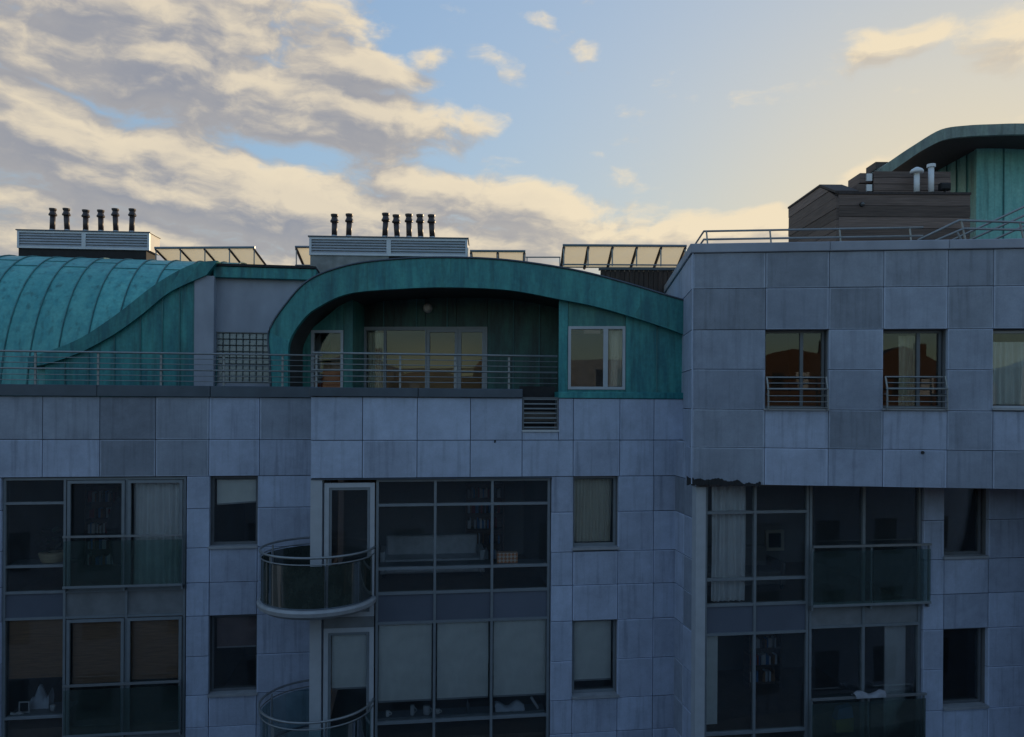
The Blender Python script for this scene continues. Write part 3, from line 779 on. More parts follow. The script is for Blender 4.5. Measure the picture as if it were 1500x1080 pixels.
box('stair_wall', PW, up(311, .1), up(400, .1), vzb, PW.z(380, 406, .1), 1.2, 1.3, M_['room'], apartment)
# copper eaves strip and dark roof edge
box('eaves_fascia', PW, up(312, -.05), up(462, -.05), PW.z(380, 408, -.05), PW.z(380, 392, -.05), -.05, .6, M_['copper'], apartment, bev=.01)
box('roof_edge', PW, up(318, -.09), up(462, -.09), PW.z(380, 391.5, -.05), PW.z(380, 388, -.05), -.09, .9, M_['black'], apartment)

# ================================================================== COPPER ARCH PENTHOUSE (middle)
aout = [(397, 566), (395, 525), (394, 487), (416, 450), (453, 411), (512, 389), (587, 380), (660, 378), (744, 382), (839, 396), (912, 414), (982, 435), (1007, 442)]
ainn = [(422, 566), (422, 530), (424, 500), (443, 469), (466, 450), (512, 430), (590, 423), (660, 421), (744, 425), (817, 438), (884, 452), (968, 478), (1006, 492)]
PA = Pl.at(395, 16.3, -4)
nA = 0.0
ao = spline([PA.uz(x, y, nA) for x, y in aout], 6); ai = spline([PA.uz(x, y, nA) for x, y in ainn], 6)
ao[0] = (ao[0][0], zt); ai[0] = (ai[0][0], zt)
ka = len(ao); cuts = [0, 12, 24, 33, 39, 44, 51, 57, 63, ka - 1]
for a, b in zip(cuts[:-1], cuts[1:]):
    m0 = MB(); m0.band(PA, ao[a:b + 1], ai[a:b + 1], nA, nA + .12); m0.build('arch_fascia', M_['copper'], apartment)
# rolled edge along the top of the fascia and the shell behind it
m0 = MB(); m0.tube([PA.pt(u, nA - .012, z + .012) for u, z in ao], .022, 6); m0.build('arch_edge_trim', M_['coping'], apartment, True)
inner2 = [(u, z + .10) if i > 12 else (u - .06, z) for i, (u, z) in enumerate(ai)]
out2 = [(u, z - .03) if i > 12 else (u + .03, z) for i, (u, z) in enumerate(ao)]
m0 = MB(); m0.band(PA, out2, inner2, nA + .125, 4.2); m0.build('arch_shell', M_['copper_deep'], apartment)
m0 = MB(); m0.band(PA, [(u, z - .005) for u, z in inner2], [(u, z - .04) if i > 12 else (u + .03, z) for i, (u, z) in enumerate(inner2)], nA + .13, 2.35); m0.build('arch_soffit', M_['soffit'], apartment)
# recessed copper wall with doors
nW = 2.0
uW = lambda px, py=500: PA.u(px, py, nW)
zW = lambda px, py: PA.z(px, py, nW)
def aw(u):   # underside height of the arch above u
    for i in range(ka - 1):
        if inner2[i][0] <= u <= inner2[i + 1][0] and i > 12:
            f = (u - inner2[i][0]) / (inner2[i + 1][0] - inner2[i][0] + 1e-9); return inner2[i][1] * (1 - f) + inner2[i + 1][1] * f
    return zt + 2.0
z_dh = zW(620, 479); z_db = zt + .02
nW1 = 1.0
uW1 = lambda px, py=500: PA.u(px, py, nW1)
nwin = (uW1(456), uW1(503), PA.z(480, 484, nW1)); dwin = (uW(532), uW(714))
sheets = [uW1(410), uW1(436), nwin[0], nwin[1], uW1(517), dwin[0]]
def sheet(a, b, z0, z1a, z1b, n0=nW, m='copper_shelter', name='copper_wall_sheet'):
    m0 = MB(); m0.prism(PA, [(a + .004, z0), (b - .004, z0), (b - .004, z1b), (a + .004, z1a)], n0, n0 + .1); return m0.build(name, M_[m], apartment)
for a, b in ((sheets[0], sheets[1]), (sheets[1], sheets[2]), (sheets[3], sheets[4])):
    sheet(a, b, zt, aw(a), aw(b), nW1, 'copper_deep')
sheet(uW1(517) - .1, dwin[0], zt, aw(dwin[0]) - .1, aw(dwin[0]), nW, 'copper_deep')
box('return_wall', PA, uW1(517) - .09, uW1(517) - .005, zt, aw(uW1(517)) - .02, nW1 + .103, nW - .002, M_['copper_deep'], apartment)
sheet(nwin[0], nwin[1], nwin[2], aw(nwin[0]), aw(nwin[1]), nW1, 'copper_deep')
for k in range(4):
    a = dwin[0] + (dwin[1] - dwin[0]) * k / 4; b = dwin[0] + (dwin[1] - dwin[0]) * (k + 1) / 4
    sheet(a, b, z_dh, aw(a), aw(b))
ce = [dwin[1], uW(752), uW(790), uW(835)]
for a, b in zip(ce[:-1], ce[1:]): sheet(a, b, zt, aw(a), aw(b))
for u in (uW(562), uW(610), uW(655), uW(752), uW(790)):
    box('standing_seam', PA, u - .012, u + .012, (z_dh if uW(532) < u < uW(714) else zt), aw(u) - .03, nW - .03, nW - .002, M_['copper_seam'], apartment)
f = frame_mesh(PA, nwin[0], nwin[1], z_db, nwin[2], .06, nW1 - .02, nW1 + .08, 'window', M_['frame_light'], apartment)
pane(PA, nwin[0] + .06, nwin[1] - .06, z_db + .06, nwin[2] - .06, nW1 + .04, f, 'glass_roof')
f = frame_mesh(PA, dwin[0], dwin[1], z_db, z_dh, .05, nW - .03, nW + .08, 'patio_doors', M_['frame_mid'], apartment)
us = [dwin[0] + .05, uW(564), uW(625), uW(671), dwin[1] - .05]
for i in range(4):
    lf = frame_mesh(PA, us[i] + .003, us[i + 1] - .003, z_db + .053, z_dh - .053, (.03, .03, .075, .075)[i], nW - .02, nW + .05, 'door_leaf', M_['frame_mid'], f)
    w_ = (.03, .03, .075, .075)[i]
    pane(PA, us[i] + w_, us[i + 1] - w_, z_db + .06 + w_, z_dh - .06 - w_, nW + .01, f, 'glass_roof')
box('door_handle', PA, us[3] - .05, us[3] - .03, zt + .95, zt + 1.09, nW - .06, nW - .022, M_['steel'], f)
curtain(PA, us[0] + .01, us[1] - .02, z_db + .1, z_dh - .12, nW + .2, 'curtain_cream', 'pale curtain drawn to the side of the terrace doors under the arch', pleat=.11, amp=.03)
# wall lamp
lp = PA.pt(uW(627, 450), nW - .02, zW(627, 452))
wl = empty('wall_lamp', lp, 'round opal bulkhead lamp on the dark copper wall above the terrace doors', 'lamp')
vs = []; fs = []
for i in range(9):
    t = math.pi * i / 8
    for k in range(16):
        a = 2 * math.pi * k / 16; vs.append(lp + PA.e * (.105 * math.sin(t) * math.cos(a)) + PA.n * (-.09 + .075 * math.cos(t)) + Vector((0, 0, .105 * math.sin(t) * math.sin(a))))
for i in range(8):
    for k in range(16): fs.append((i * 16 + k, (i + 1) * 16 + k, (i + 1) * 16 + (k + 1) % 16, i * 16 + (k + 1) % 16))
raw('lamp_globe', vs, fs, M_['lampglass'], wl, True)
m0 = MB(); m0.tube([lp + PA.n * -.03, lp + PA.n * .018], .115, 16); m0.build('base_plate', M_['frame_light'], wl)
# forward copper wall with the window
nF = .20
uF = lambda px, py=530: PA.u(px, py, nF)
fw = [uF(818), uF(832), uF(916), uF(962), uF(1008)]
zf0 = PA.z(900, 575, nF); wz1 = PA.z(874, 478, nF); wz0 = PA.z(874, 571, nF)
sheet(fw[0], fw[1], zf0, aw(fw[0]), aw(fw[1]), nF, 'copper'); sheet(fw[2], fw[3], zf0, aw(fw[2]), aw(fw[3]), nF, 'copper'); sheet(fw[3], fw[4], zf0, aw(fw[3]), aw(fw[4]), nF, 'copper')
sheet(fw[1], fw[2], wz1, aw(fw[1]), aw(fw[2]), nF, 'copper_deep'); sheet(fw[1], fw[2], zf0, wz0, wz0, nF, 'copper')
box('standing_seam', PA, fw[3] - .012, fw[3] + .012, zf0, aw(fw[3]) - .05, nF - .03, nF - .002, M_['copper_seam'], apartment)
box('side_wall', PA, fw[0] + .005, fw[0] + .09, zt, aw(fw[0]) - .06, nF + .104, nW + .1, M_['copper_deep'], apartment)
box('sill_flashing', PC, uC(818, 580), uC(1003, 580), rowsC[0] + .004, zf0 - .003, -.03, 1.2, M_['copper'], apartment, bev=.01)
f = frame_mesh(PA, fw[1] + .003, fw[2] - .003, wz0 + .003, wz1 - .003, .06, nF - .03, nF + .07, 'window', M_['frame_light'], apartment)
um = uF(887)
box('mullion', PA, um - .05, um + .05, wz0 + .063, wz1 - .063, nF - .028, nF + .068, M_['frame_light'], f)
pane(PA, fw[1] + .063, um - .05, wz0 + .063, wz1 - .063, nF + .02, f, 'glass'); pane(PA, um + .05, fw[2] - .063, wz0 + .063, wz1 - .063, nF + .02, f, 'glass')
curtain(PA, um + .08, fw[2] - .05, wz0 + .08, wz1 - .08, nF + .17, 'curtain_cream', 'pale curtain behind the narrow half of the penthouse window', pleat=.13, amp=.02)
# penthouse room
m0 = MB()
m0.box(PA, uW1(410) + .4, uF(700), zt, zt + 3.0, 3.3, 3.4); m0.box(PA, uF(700) + .002, uF(860), zt, zt + 2.7, 3.3, 3.4); m0.box(PA, uF(860) + .002, uF(1000), zt, zt + 1.9, 3.3, 3.4)
m0.build('penthouse_back_wall', M_['room_warm'], apartment)  # ochre stands in for the warm reflections in the terrace door glass
m0 = MB(); m0.box(PA, uW1(410), uF(1008), zt - .02, zt + .02, nW + .12, 4.0); m0.build('penthouse_floor', M_['floor'], apartment)
cq_ = PA.pt((nwin[0] + nwin[1]) / 2 - .05, nW1 + .55, zt)
ac = empty('reflection_chair', cq_, 'added orange chair shape imitating a warm reflection behind the narrow window beside the arch leg', 'reflection_chair')  # invented chair, its orange imitates a warm reflection in the window
for nm, a in (('seat', (-.32, .28, .12, .45, -.3, .3)), ('backrest', (-.32, .28, .45, .95, .16, .3)), ('armrest', (-.42, -.323, .12, .62, -.3, .3)), ('armrest', (.283, .38, .12, .62, -.3, .3))):
    q_ = Pl((cq_.x, cq_.y), PA.deg); box(nm, q_, a[0], a[1], zt + a[2], zt + a[3], a[4], a[5], M_['orange'], ac, bev=.03)
m0 = MB(); m0.box(PA, fw[0] + .1, fw[4], zt, zt + 1.9, 2.6, 2.65); m0.build('penthouse_partition', M_['room_dark'], apartment)
# roof behind, closing the building towards the sun
PT = PL.off(6.0)
m0 = MB()
m0.box(PL, uL(-210), uL(432) + 14, EYE + 3.05, EYE + 3.3, 5.2, 14)
m0.build('flat_roof', M_['roofing'], apartment)
m0 = MB(); m0.box(PL, uL(-210), uL(432) + 14, 0, EYE + 3.04, 13.7, 14); m0.box(PL, uL(-210) - .3, uL(-210) - .002, 0, EYE + 3.0, .3, 14); m0.build('rear_wall', M_['render'], apartment)
m0 = MB(); m0.box(PL, uL(432) + .5, uL(432) + 1.6, EYE - .6, EYE + 3.3, 2.4, 5.2); m0.build('stair_core', M_['concrete'], apartment)

# ================================================================== interiors
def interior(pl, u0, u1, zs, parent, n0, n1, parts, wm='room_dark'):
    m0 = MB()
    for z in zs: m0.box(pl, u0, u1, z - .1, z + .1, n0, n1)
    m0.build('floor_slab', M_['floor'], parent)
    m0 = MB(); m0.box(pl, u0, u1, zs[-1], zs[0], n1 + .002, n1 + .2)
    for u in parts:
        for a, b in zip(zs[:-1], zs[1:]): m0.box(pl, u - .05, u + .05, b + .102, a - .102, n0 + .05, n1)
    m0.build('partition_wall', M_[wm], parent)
storey_zL = [zl(690) + .02, zl(887), zl(1108)]
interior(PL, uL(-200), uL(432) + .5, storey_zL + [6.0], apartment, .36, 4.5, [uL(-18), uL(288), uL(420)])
storey_zC = [zc(692) + .02, zc(890), zc(1116)]
interior(PC, uC(455) + .26, uC(1003), storey_zC + [6.0], apartment, .36, 4.6, [uC(822), uC(955)], 'room')
# plain lower storeys down to the street
for pl, a, b, pr in ((PL, uL(-210), uL(432) + .5, apartment), (PC, uC(455), uC(1003), apartment)):
    box('base_wall', pl, a, b, .0, rowsC[-1] - .005 if pl is PC else min(rowsL[-1], zsL[-1]) - .005, .05, .5, M_['stone'], pr)
m0 = MB(); m0.box(PC, uC(475), uC(551), rowsC[-1], zD[3] - .003, .03, .12); m0.box(PC, usC[0], usC[-1], rowsC[-1], zsC[-1] - .003, .05, .12); m0.build('base_wall', M_['spandrel'], apartment)
m0 = MB(); m0.box(PL, usL[0], usL[-1], rowsL[-1], zsL[-1] - .003, .05, .12); m0.build('base_wall', M_['spandrel'], apartment)

# ================================================================== CURVED BALCONIES
bc = PC.pt(uC(466), .12, 0); BR = 1.1
def arc(r, a0, a1, k, z):
    return [Vector((bc.x + r * math.cos(R(a0 + (a1 - a0) * i / k)), bc.y + r * math.sin(R(a0 + (a1 - a0) * i / k)), z)) for i in range(k + 1)]
def balcony(zr, zb, gm, label):
    A0, A1 = 0, -262                      # from the door jamb round the front to the wall behind
    mb = MB(); mb.tube(arc(BR, A0 + 2, A1, 48, zr), .024, 8); b = mb.build('balcony', M_['rail'], apartment, True)
    b["label"] = label
    mb = MB(); mb.tube(arc(BR - .01, A0 + 2, A1, 48, zr - .13), .014, 6); mb.build('inner_rail', M_['rail'], b, True)
    for a0, a1 in ((-3, -66), (-68, -131), (-133, -196), (-198, -258)):
        vs = []; fs = []; k = 12
        for rr in (BR - .02, BR - .032):
            for z in (zb + .02, zr - .16): vs += arc(rr, a0, a1, k, z)
        n = k + 1
        for i in range(k):
            fs += [(i, i + 1, n + i + 1, n + i), (2 * n + i + 1, 2 * n + i, 3 * n + i, 3 * n + i + 1)]
        fs += [(0, n, 3 * n, 2 * n), (k, 2 * n + k, 3 * n + k, n + k)]
        raw('glass_panel', vs, fs, M_[gm], b, True)
    for a in (-3, -67, -132, -197, -258):
        p = arc(BR - .055, a, a, 1, 0)[0]
        mb = MB(); mb.tube([Vector((p.x, p.y, zb - .02)), Vector((p.x, p.y, zr - .02))], .018, 8); mb.build('post', M_['rail'], b)
    # slab with a rounded nosing
    prof = [(BR - .02, zb + .02), (BR + .03, zb + .015), (BR + .055, zb - .03), (BR + .045, zb - .10), (BR - .06, zb - .17), (BR - .4, zb - .185)]
    vs = []; fs = []; k = 48
    for r, z in prof: vs += arc(r, 0, -270, k, z)
    n = k + 1
    for j in range(len(prof) - 1):
        for i in range(k): fs.append((j * n + i, (j + 1) * n + i, (j + 1) * n + i + 1, j * n + i + 1))
    c0 = len(vs); vs.append(Vector((bc.x, bc.y, zb + .02))); vs.append(Vector((bc.x, bc.y, zb - .185)))
    for i in range(k): fs.append((c0, i, i + 1)); fs.append((c0 + 1, (len(prof) - 1) * n + i + 1, (len(prof) - 1) * n + i))
    raw('slab', vs, fs, M_['sill'], b, False)
    mb = MB(); mb.tube(arc(BR - .035, -2, -262, 48, zb + .03), .022, 6); mb.build('bottom_channel', M_['coping'], b)
zr1 = EYE - 2.88
st = 3.02
balcony(zr1, zr1 - .98, 'glass_balc', 'curved balcony with dark algae-stained glass')
balcony(zr1 - st, zr1 - st - .98, 'glass_balc2', 'curved balcony with clearer glass')

# ================================================================== RIGHT BAY (PR) under the overhang
uR = lambda px, py=850: PR.u(px, py)
zR = lambda py, px=1190: PR.z(px, py)
zRw = lambda py: PR.z(1415, py)
# left flank, panelled
pk = PR.pt(uR(1020), 0, 0); FLn = 1.35
PFk = Pl((pk.x - math.cos(R(-82)) * FLn, pk.y - math.sin(R(-82)) * FLn), -82)
panels(PFk, [0.0, FLn / 2, FLn - .02], rowsC[1:], corner, mats=('stone', 'stone_dark'), thick=.06, depth=.2)
box('corner_post', PR, uR(1019), uR(1033), rowsC[-1], zR(712), -.01, .2, M_['frame_light'], corner)
usR = [uR(1034), uR(1108), uR(1187)]
zsR = [zR(708), zR(750), zR(847), zR(884), zR(926), zR(1070), zR(1110), zR(1150)]
window_wall(PR, corner, usR, zsR, [[W, W, W, 'spandrel', W, W, 'spandrel']] * 2, mw=.052)
usR2 = [uR(1188), uR(1268), uR(1352)]
zsR2 = [zR(708), zR(888), zR(921), zR(1112), zR(1150)]
window_wall(PR, corner, usR2, zsR2, [[W, 'spandrel_pale', W, 'spandrel_pale']] * 2, mw=.055)
juliet(PR, corner, uR(1186), uR(1358), zR(799), zR(884))
juliet(PR, corner, uR(1186), uR(1352), zR(1021), zR(1100))
colsR = [uR(1353), uR(1383), uR(1448), uR(1520), uR(1600), uR(1690)]
rowsR = [zRw(705), zRw(762), zRw(819), zRw(870), zRw(921), zRw(979), zRw(1039), zRw(1090), zRw(1140), zRw(1180)]
panels(PR, colsR, rowsR, corner, skip={(1, 0), (1, 1), (1, 4), (1, 5)}, mats=('stone', 'stone_light'))
w5 = small_window(PR, 1383, 1446, 705, 818, corner, 'frame_dark'); w6 = small_window(PR, 1383, 1446, 921, 1038, corner, 'frame_dark')
curtain(PR, usR[0] + .22, usR[1] - .08, zsR[3] + .02, zsR[0] - .05, .30, 'curtain', 'white net curtain hanging in the glazed bay below the overhanging block', pleat=.10, amp=.03)
box('white_side_panel', PR, usR[0] + .06, usR[0] + .38, zsR[5] + .1, zsR[4] - .04, .30, .33, M_['blind_cream'], None); tag(bpy.data.objects['white_side_panel'], 'plain pale panel standing at the edge of the lower glazed bay', 'panel')
interior(PR, uR(1034), uR(1690), [zR(700), zR(905), zR(1130), 6.0], corner, .36, 4.5, [uR(1372), uR(1460)], 'room')
box('base_wall', PR, uR(1020), uR(1690), 0, min(rowsR[-1], zsR[-1]) - .005, .05, .5, M_['stone'], corner)

# ================================================================== OVERHANGING BLOCK (PB)
uB = lambda px, py=540: PB.u(px, py)
zB = lambda py, px=1250: PB.z(px, py)
colsB = [uB(1014), uB(1121), uB(1214), uB(1294), uB(1388), uB(1455), uB(1555), uB(1640)]
rowsB = [zB(368), zB(421), zB(482.5), zB(541.5), zB(601), zB(658), zB(713)]
darkB = {(0, 0), (1, 0), (2, 0), (3, 0), (4, 0), (5, 0), (0, 1), (2, 1), (4, 1), (0, 4), (2, 4), (0, 5), (6, 0)}
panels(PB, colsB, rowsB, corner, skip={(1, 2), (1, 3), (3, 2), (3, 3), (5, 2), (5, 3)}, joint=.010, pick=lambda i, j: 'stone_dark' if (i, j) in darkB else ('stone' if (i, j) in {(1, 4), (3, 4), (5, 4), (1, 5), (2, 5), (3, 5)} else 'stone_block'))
# block left flank
BD = 9.0
pk = PB.pt(uB(1014), 0, 0); PBk = Pl((pk.x - math.cos(R(-96)) * BD, pk.y - math.sin(R(-96)) * BD), -96)
panels(PBk, [0, 2.2, 4.4, 6.2, 7.5, BD - .012], rowsB, corner, mats=('stone',), thick=.06, depth=.25, n0=-.012)
box('corner_trim', PB, uB(1014) - .012, uB(1014) + .012, rowsB[-1], rowsB[0], -.02, -.004, M_['stone_light'], corner)
zcp = zB(354)
coping_m = M_['sill']
for a, b in zip(colsB[:-1:2], colsB[2::2] + [colsB[-1]] if len(colsB) % 2 == 0 else colsB[2::2]):
    if b - a > .05: box('coping', PB, a - (.05 if a == colsB[0] else -.003), b - .003, rowsB[0] + .004, zcp, -.05, .5, M_['render'], corner, bev=.012)
box('coping', PBk, 0, BD - .56, rowsB[0] + .004, zcp, -.05, .4, M_['render'], corner, bev=.012)
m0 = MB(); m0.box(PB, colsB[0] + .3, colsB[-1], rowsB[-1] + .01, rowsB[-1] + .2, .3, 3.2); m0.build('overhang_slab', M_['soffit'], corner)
m0 = MB(); m0.box(PB, colsB[0] + .3, colsB[-1], rowsB[0] - .3, rowsB[0] - .05, .34, BD); m0.build('flat_roof', M_['roofing'], corner)
m0 = MB(); m0.box(PB, colsB[0] + .3, colsB[-1], rowsB[-1], rowsB[0] - .31, 4.6, 4.8); m0.box(PB, uB(1250), uB(1250) + .1, rowsB[-1] + .2, rowsB[0] - .31, .36, 4.59); m0.box(PB, uB(1425), uB(1425) + .1, rowsB[-1] + .2, rowsB[0] - .31, .36, 4.59); m0.build('partition_wall', M_['room'], corner)
m0 = MB(); m0.box(PB, colsB[0] + .3, colsB[-1], 0, rowsB[0] - .06, BD, BD + .3); m0.box(PB, colsB[-1], colsB[-1] + .3, 0, rowsB[0] - .06, .5, BD); m0.build('rear_wall', M_['render'], corner)
# unseen building added past the block to keep low sun off the opposite wall
blocker_ = empty('sun_stop_building', PR.pt(uR(1690) + 14, 4, 0), 'plain unseen building added past the corner block to stop the low sun', 'building')
e0 = max(PR.u(1640, 540, .6), uR(1690)) + .35
MB().box(PR, e0, e0 + 30, 0, rowsB[0] + .4, .6, 12).build('wall', M_['render'], blocker_)
MB().box(PR, e0, e0 + 30.2, rowsB[0] + .403, rowsB[0] + .6, .5, 12.1).build('cornice', M_['sill'], blocker_)
for k in range(9):
    for z0 in (2.0, 5.0, 8.0, 11.0, 13.6):
        fr = frame_mesh(PR, e0 + 1.4 + k * 3.2, e0 + 2.6 + k * 3.2, z0, z0 + 1.5, .07, .54, .597, 'window', M_['frame'], blocker_)
        box('pane', PR, e0 + 1.47 + k * 3.2, e0 + 2.53 + k * 3.2, z0 + .07, z0 + 1.43, .575, .590, M_['black'], fr)
def block_window(px0, px1, py0, py1, fm='frame_dark', split=.63, rail=True):
    r = small_window(PB, px0, px1, py0, py1, corner, fm, depth=.20, sill=.03, w=.05, g='glass_roof', split=split)
    if rail:
        u0, u1, z0, z1 = r
        b = MB().tube([PB.pt(u0 + .02, -.06, z0 + .62), PB.pt(u1 - .08, -.06, z0 + .62)], .016, 8).build('window_rail', M_['rail'], corner, True)
        for dz, rr, nn in ((.40, .022, -.10), (.27, .010, -.10), (.16, .010, -.10), (.05, .010, -.10), (.51, .010, -.08)):
            MB().tube([PB.pt(u0 + .02, nn, z0 + dz), PB.pt(u1 - .02 if dz < .45 else u1 - .06, nn, z0 + dz)], rr, 6).build('rail', M_['rail'], b, True)
        for uu in (u0 + .02, u1 - .05):
            MB().tube([PB.pt(uu - .0, -.06, z0 + .63), PB.pt(uu + .02, -.10, z0 + .40), PB.pt(uu + .03, -.08, z0 - .0)], .017, 6).build('post', M_['rail'], b)
            MB().tube([PB.pt(uu + .02, -.09, z0 + .3), PB.pt(uu + .02, .19, z0 + .3)], .012, 6).build('bracket', M_['rail'], b)
    return r
b1 = block_window(1121, 1213, 482.5, 601)
b2 = block_window(1294, 1387, 482.5, 601)
b3 = block_window(1455, 1555, 482.5, 601, 'frame_light', None, False)
curtain(PB, b2[0] + .42, b2[0] + .82, b2[2] + .05, b2[3] - .08, .42, 'curtain_cream', 'narrow gathered cream curtain in a railed window of the overhanging block', pleat=.10, amp=.03)
curtain(PB, b3[0] + .06, b3[1] - .06, b3[2] + .1, b3[3] - .20, .42, 'curtain', 'white net curtain across the window without a railing in the overhanging block', pleat=.12, amp=.03)
# torn black membrane hanging under the block's left corner
rnd = random.Random(5); vs = []; fs = []; k = 60
lump = [3.2 * math.sin(i * .31 + 1.7 * math.sin(i * .13)) * math.sin(i * .17 + .6) + rnd.uniform(-.9, .9) for i in range(k + 1)]
for i in range(k + 1):
    px = 1006 + (1114 - 1006) * i / k
    u = PB.u(px, 705); top = PB.z(px, 703 - (6 if i < 6 else 0) + lump[i] + 6 * (i / k) ** 2); bot = rowsB[-1] + .0 - rnd.uniform(.0, .035)
    if top < bot + .01: top = bot + .012
    for n in (-.012 - rnd.uniform(0, .02), .02):
        vs += [PB.pt(u, n, top), PB.pt(u, n, bot)]
for i in range(k):
    a = 4 * i; fs += [(a, a + 4, a + 5, a + 1), (a + 2, a + 3, a + 7, a + 6), (a, a + 2, a + 6, a + 4), (a + 1, a + 5, a + 7, a + 3)]
raw('torn_membrane', vs, fs, M_['black'], corner)
m0 = MB(); m0.tube([PB.pt(PB.u(1351, 664), -.03, zB(663, 1351)), PB.pt(PB.u(1351, 664), .05, zB(663, 1351))], .03, 8); m0.build('weep_spout', M_['black'], corner)

# ---- roof railing of the corner block
rr = empty('roof_railing', PB.pt(3, .3, zcp), 'thin galvanised railing along the roof edge of the overhanging block', 'railing')
nR = .30
q = lambda px, py: PB.pt(*[PB.uz(px, py, nR)[0], nR, PB.uz(px, py, nR)[1]])
bk = PBk
l0 = PB.uz(1031, 339, nR); l1 = PB.uz(1031, 351, nR)
def back(z, d): return PB.pt(l0[0], nR + d, z)
for zz in (l0[1], l1[1]):
    e1 = PB.uz(1352, 340 if zz == l0[1] else 352, nR)
    MB().tube([back(zz, 6.5), back(zz, 0), PB.pt(e1[0], nR, zz)], .020, 8).build('rail', M_['rail'], rr, True)
for px in (1037, 1130, 1232, 1335):
    a = PB.uz(px, 350, nR)[0]; 
    MB().tube([PB.pt(a, nR, zcp), PB.pt(a - .03, nR, l0[1])], .016, 6).build('post', M_['rail'], rr)
for d in (1.8, 3.8, 5.8):
    MB().tube([back(zcp, d), back(l0[1], d)], .016, 6).build('post', M_['rail'], rr)
r2 = empty('stair_railing', PB.pt(6, 1, zcp), 'galvanised handrail rising in steps in front of the copper penthouse', 'railing')
def wp(px, py, n): u, z = PB.uz(px, py, n); return PB.pt(u, n, z)
for pts in ([(1345, 352), (1405, 323), (1500, 326), (1600, 328)], [(1370, 353), (1412, 335), (1500, 337), (1600, 338)]):
    MB().tube([wp(x, y, .9) for x, y in pts], .024, 8).build('rail', M_['rail'], r2, True)
for pts in ([(1395, 352), (1500, 303), (1600, 258)], [(1420, 352), (1500, 316), (1600, 272)], [(1455, 352), (1500, 331), (1600, 290)]):
    MB().tube([wp(x, y, 1.6) for x, y in pts], .022, 8).build('rail', M_['rail'], r2, True)
for x, y0 in ((1408, 323), (1494, 326), (1402, 340)):
    MB().tube([wp(x, y0, .9), wp(x + 6, 352, .9)], .02, 6).build('post', M_['rail'], r2)

# ================================================================== TIMBER AND COPPER PENTHOUSE (right, behind)
pent = empty('rooftop_penthouse', PB.pt(6, 6, zcp), 'rooftop penthouse of dark weathered boards and green copper under a swept roof', 'penthouse')
PP = Pl.at(1228, 19.0, 0)
uP = lambda px, n=0, py=320: PP.u(px, py, n)
zP = lambda px, py, n=0: PP.z(px, py, n)
zb0 = zcp - .3
zt0 = zP(1320, 285)
nb = 9
for k in range(nb):
    a = zb0 + (zt0 - zb0) * k / nb; b = zb0 + (zt0 - zb0) * (k + 1) / nb
    box('board', PP, uP(1229), uP(1421), a + .006, b - .006, random.uniform(-.006, .004), .06, M_['timber'], pent)
box('timber_core', PP, uP(1229), uP(1421), zb0, zt0 - .01, .065, 3.2, M_['timber_dark'], pent)
box('roof_upstand', PP, uP(1228), uP(1422), zt0, zt0 + .06, -.02, 3.2, M_['timber_dark'], pent)
# left flank with raised parapet
c0 = PP.pt(uP(1228), 0, 0); FD = 3.3
PQ = Pl((c0.x, c0.y + FD), -90)           # u runs from the back towards the street
zhi = EYE + 5.86
nb = 11
for k in range(nb):
    a = zb0 + (zhi - zb0) * k / nb; b = zb0 + (zhi - zb0) * (k + 1) / nb
    def umax(z): return FD if z <= zt0 + .03 else FD - 1.0 * (z - zt0) / (zhi - zt0) - .05
    m0 = MB(); m0.prism(PQ, [(0, a + .006), (umax(a), a + .006), (umax(b), b - .006), (0, b - .006)], -.05 + random.uniform(-.006, .006), .02); m0.build('board', M_['timber'], pent)
m0 = MB(); m0.prism(PQ, [(0, zb0), (FD - .06, zb0), (FD - .06, zt0 - .03), (FD - 1.06, zhi - .02), (0, zhi - .02)], .022, .5); m0.build('timber_core', M_['timber_dark'], pent)
m0 = MB(); m0.prism(PQ, [(0, zhi), (FD - 1.0, zhi), (FD, zt0 + .03), (FD, zt0 + .09), (FD - .98, zhi + .05), (0, zhi + .05)], -.08, .52); m0.build('parapet_capping', M_['timber_dark'], pent)
# upper boarded box
nU = .62
for k in range(4):
    a = zP(1320, 283, nU) - .1; b = zP(1320, 251, nU)
    z0 = a + (b - a) * k / 4; z1 = a + (b - a) * (k + 1) / 4
    box('board', PP, uP(1280, nU), uP(1392, nU), z0 + .006, z1 - .006, nU + random.uniform(-.01, .004), nU + .06, M_['timber'], pent)
box('timber_core', PP, uP(1281, nU), uP(1391, nU), zt0 + .07, zP(1320, 251, nU) - .01, nU + .065, nU + 1.1, M_['timber_dark'], pent)
for i, (x0, x1, y0, y1) in enumerate(((1262, 1279.5, 252, 266), (1258, 1279.5, 268, 281))):
    box('louvre_blade', PP, uP(x0, nU), uP(x1, nU), zP(1270, y1, nU), zP(1270, y0, nU), nU + .1, nU + .8, M_['timber'], pent)
    box('louvre_face', PP, uP(x1, nU) - .16, uP(x1, nU) - .02, zP(1270, y1, nU) + .03, zP(1270, y0, nU) - .03, nU + .04, nU + .098, M_['white'], pent)
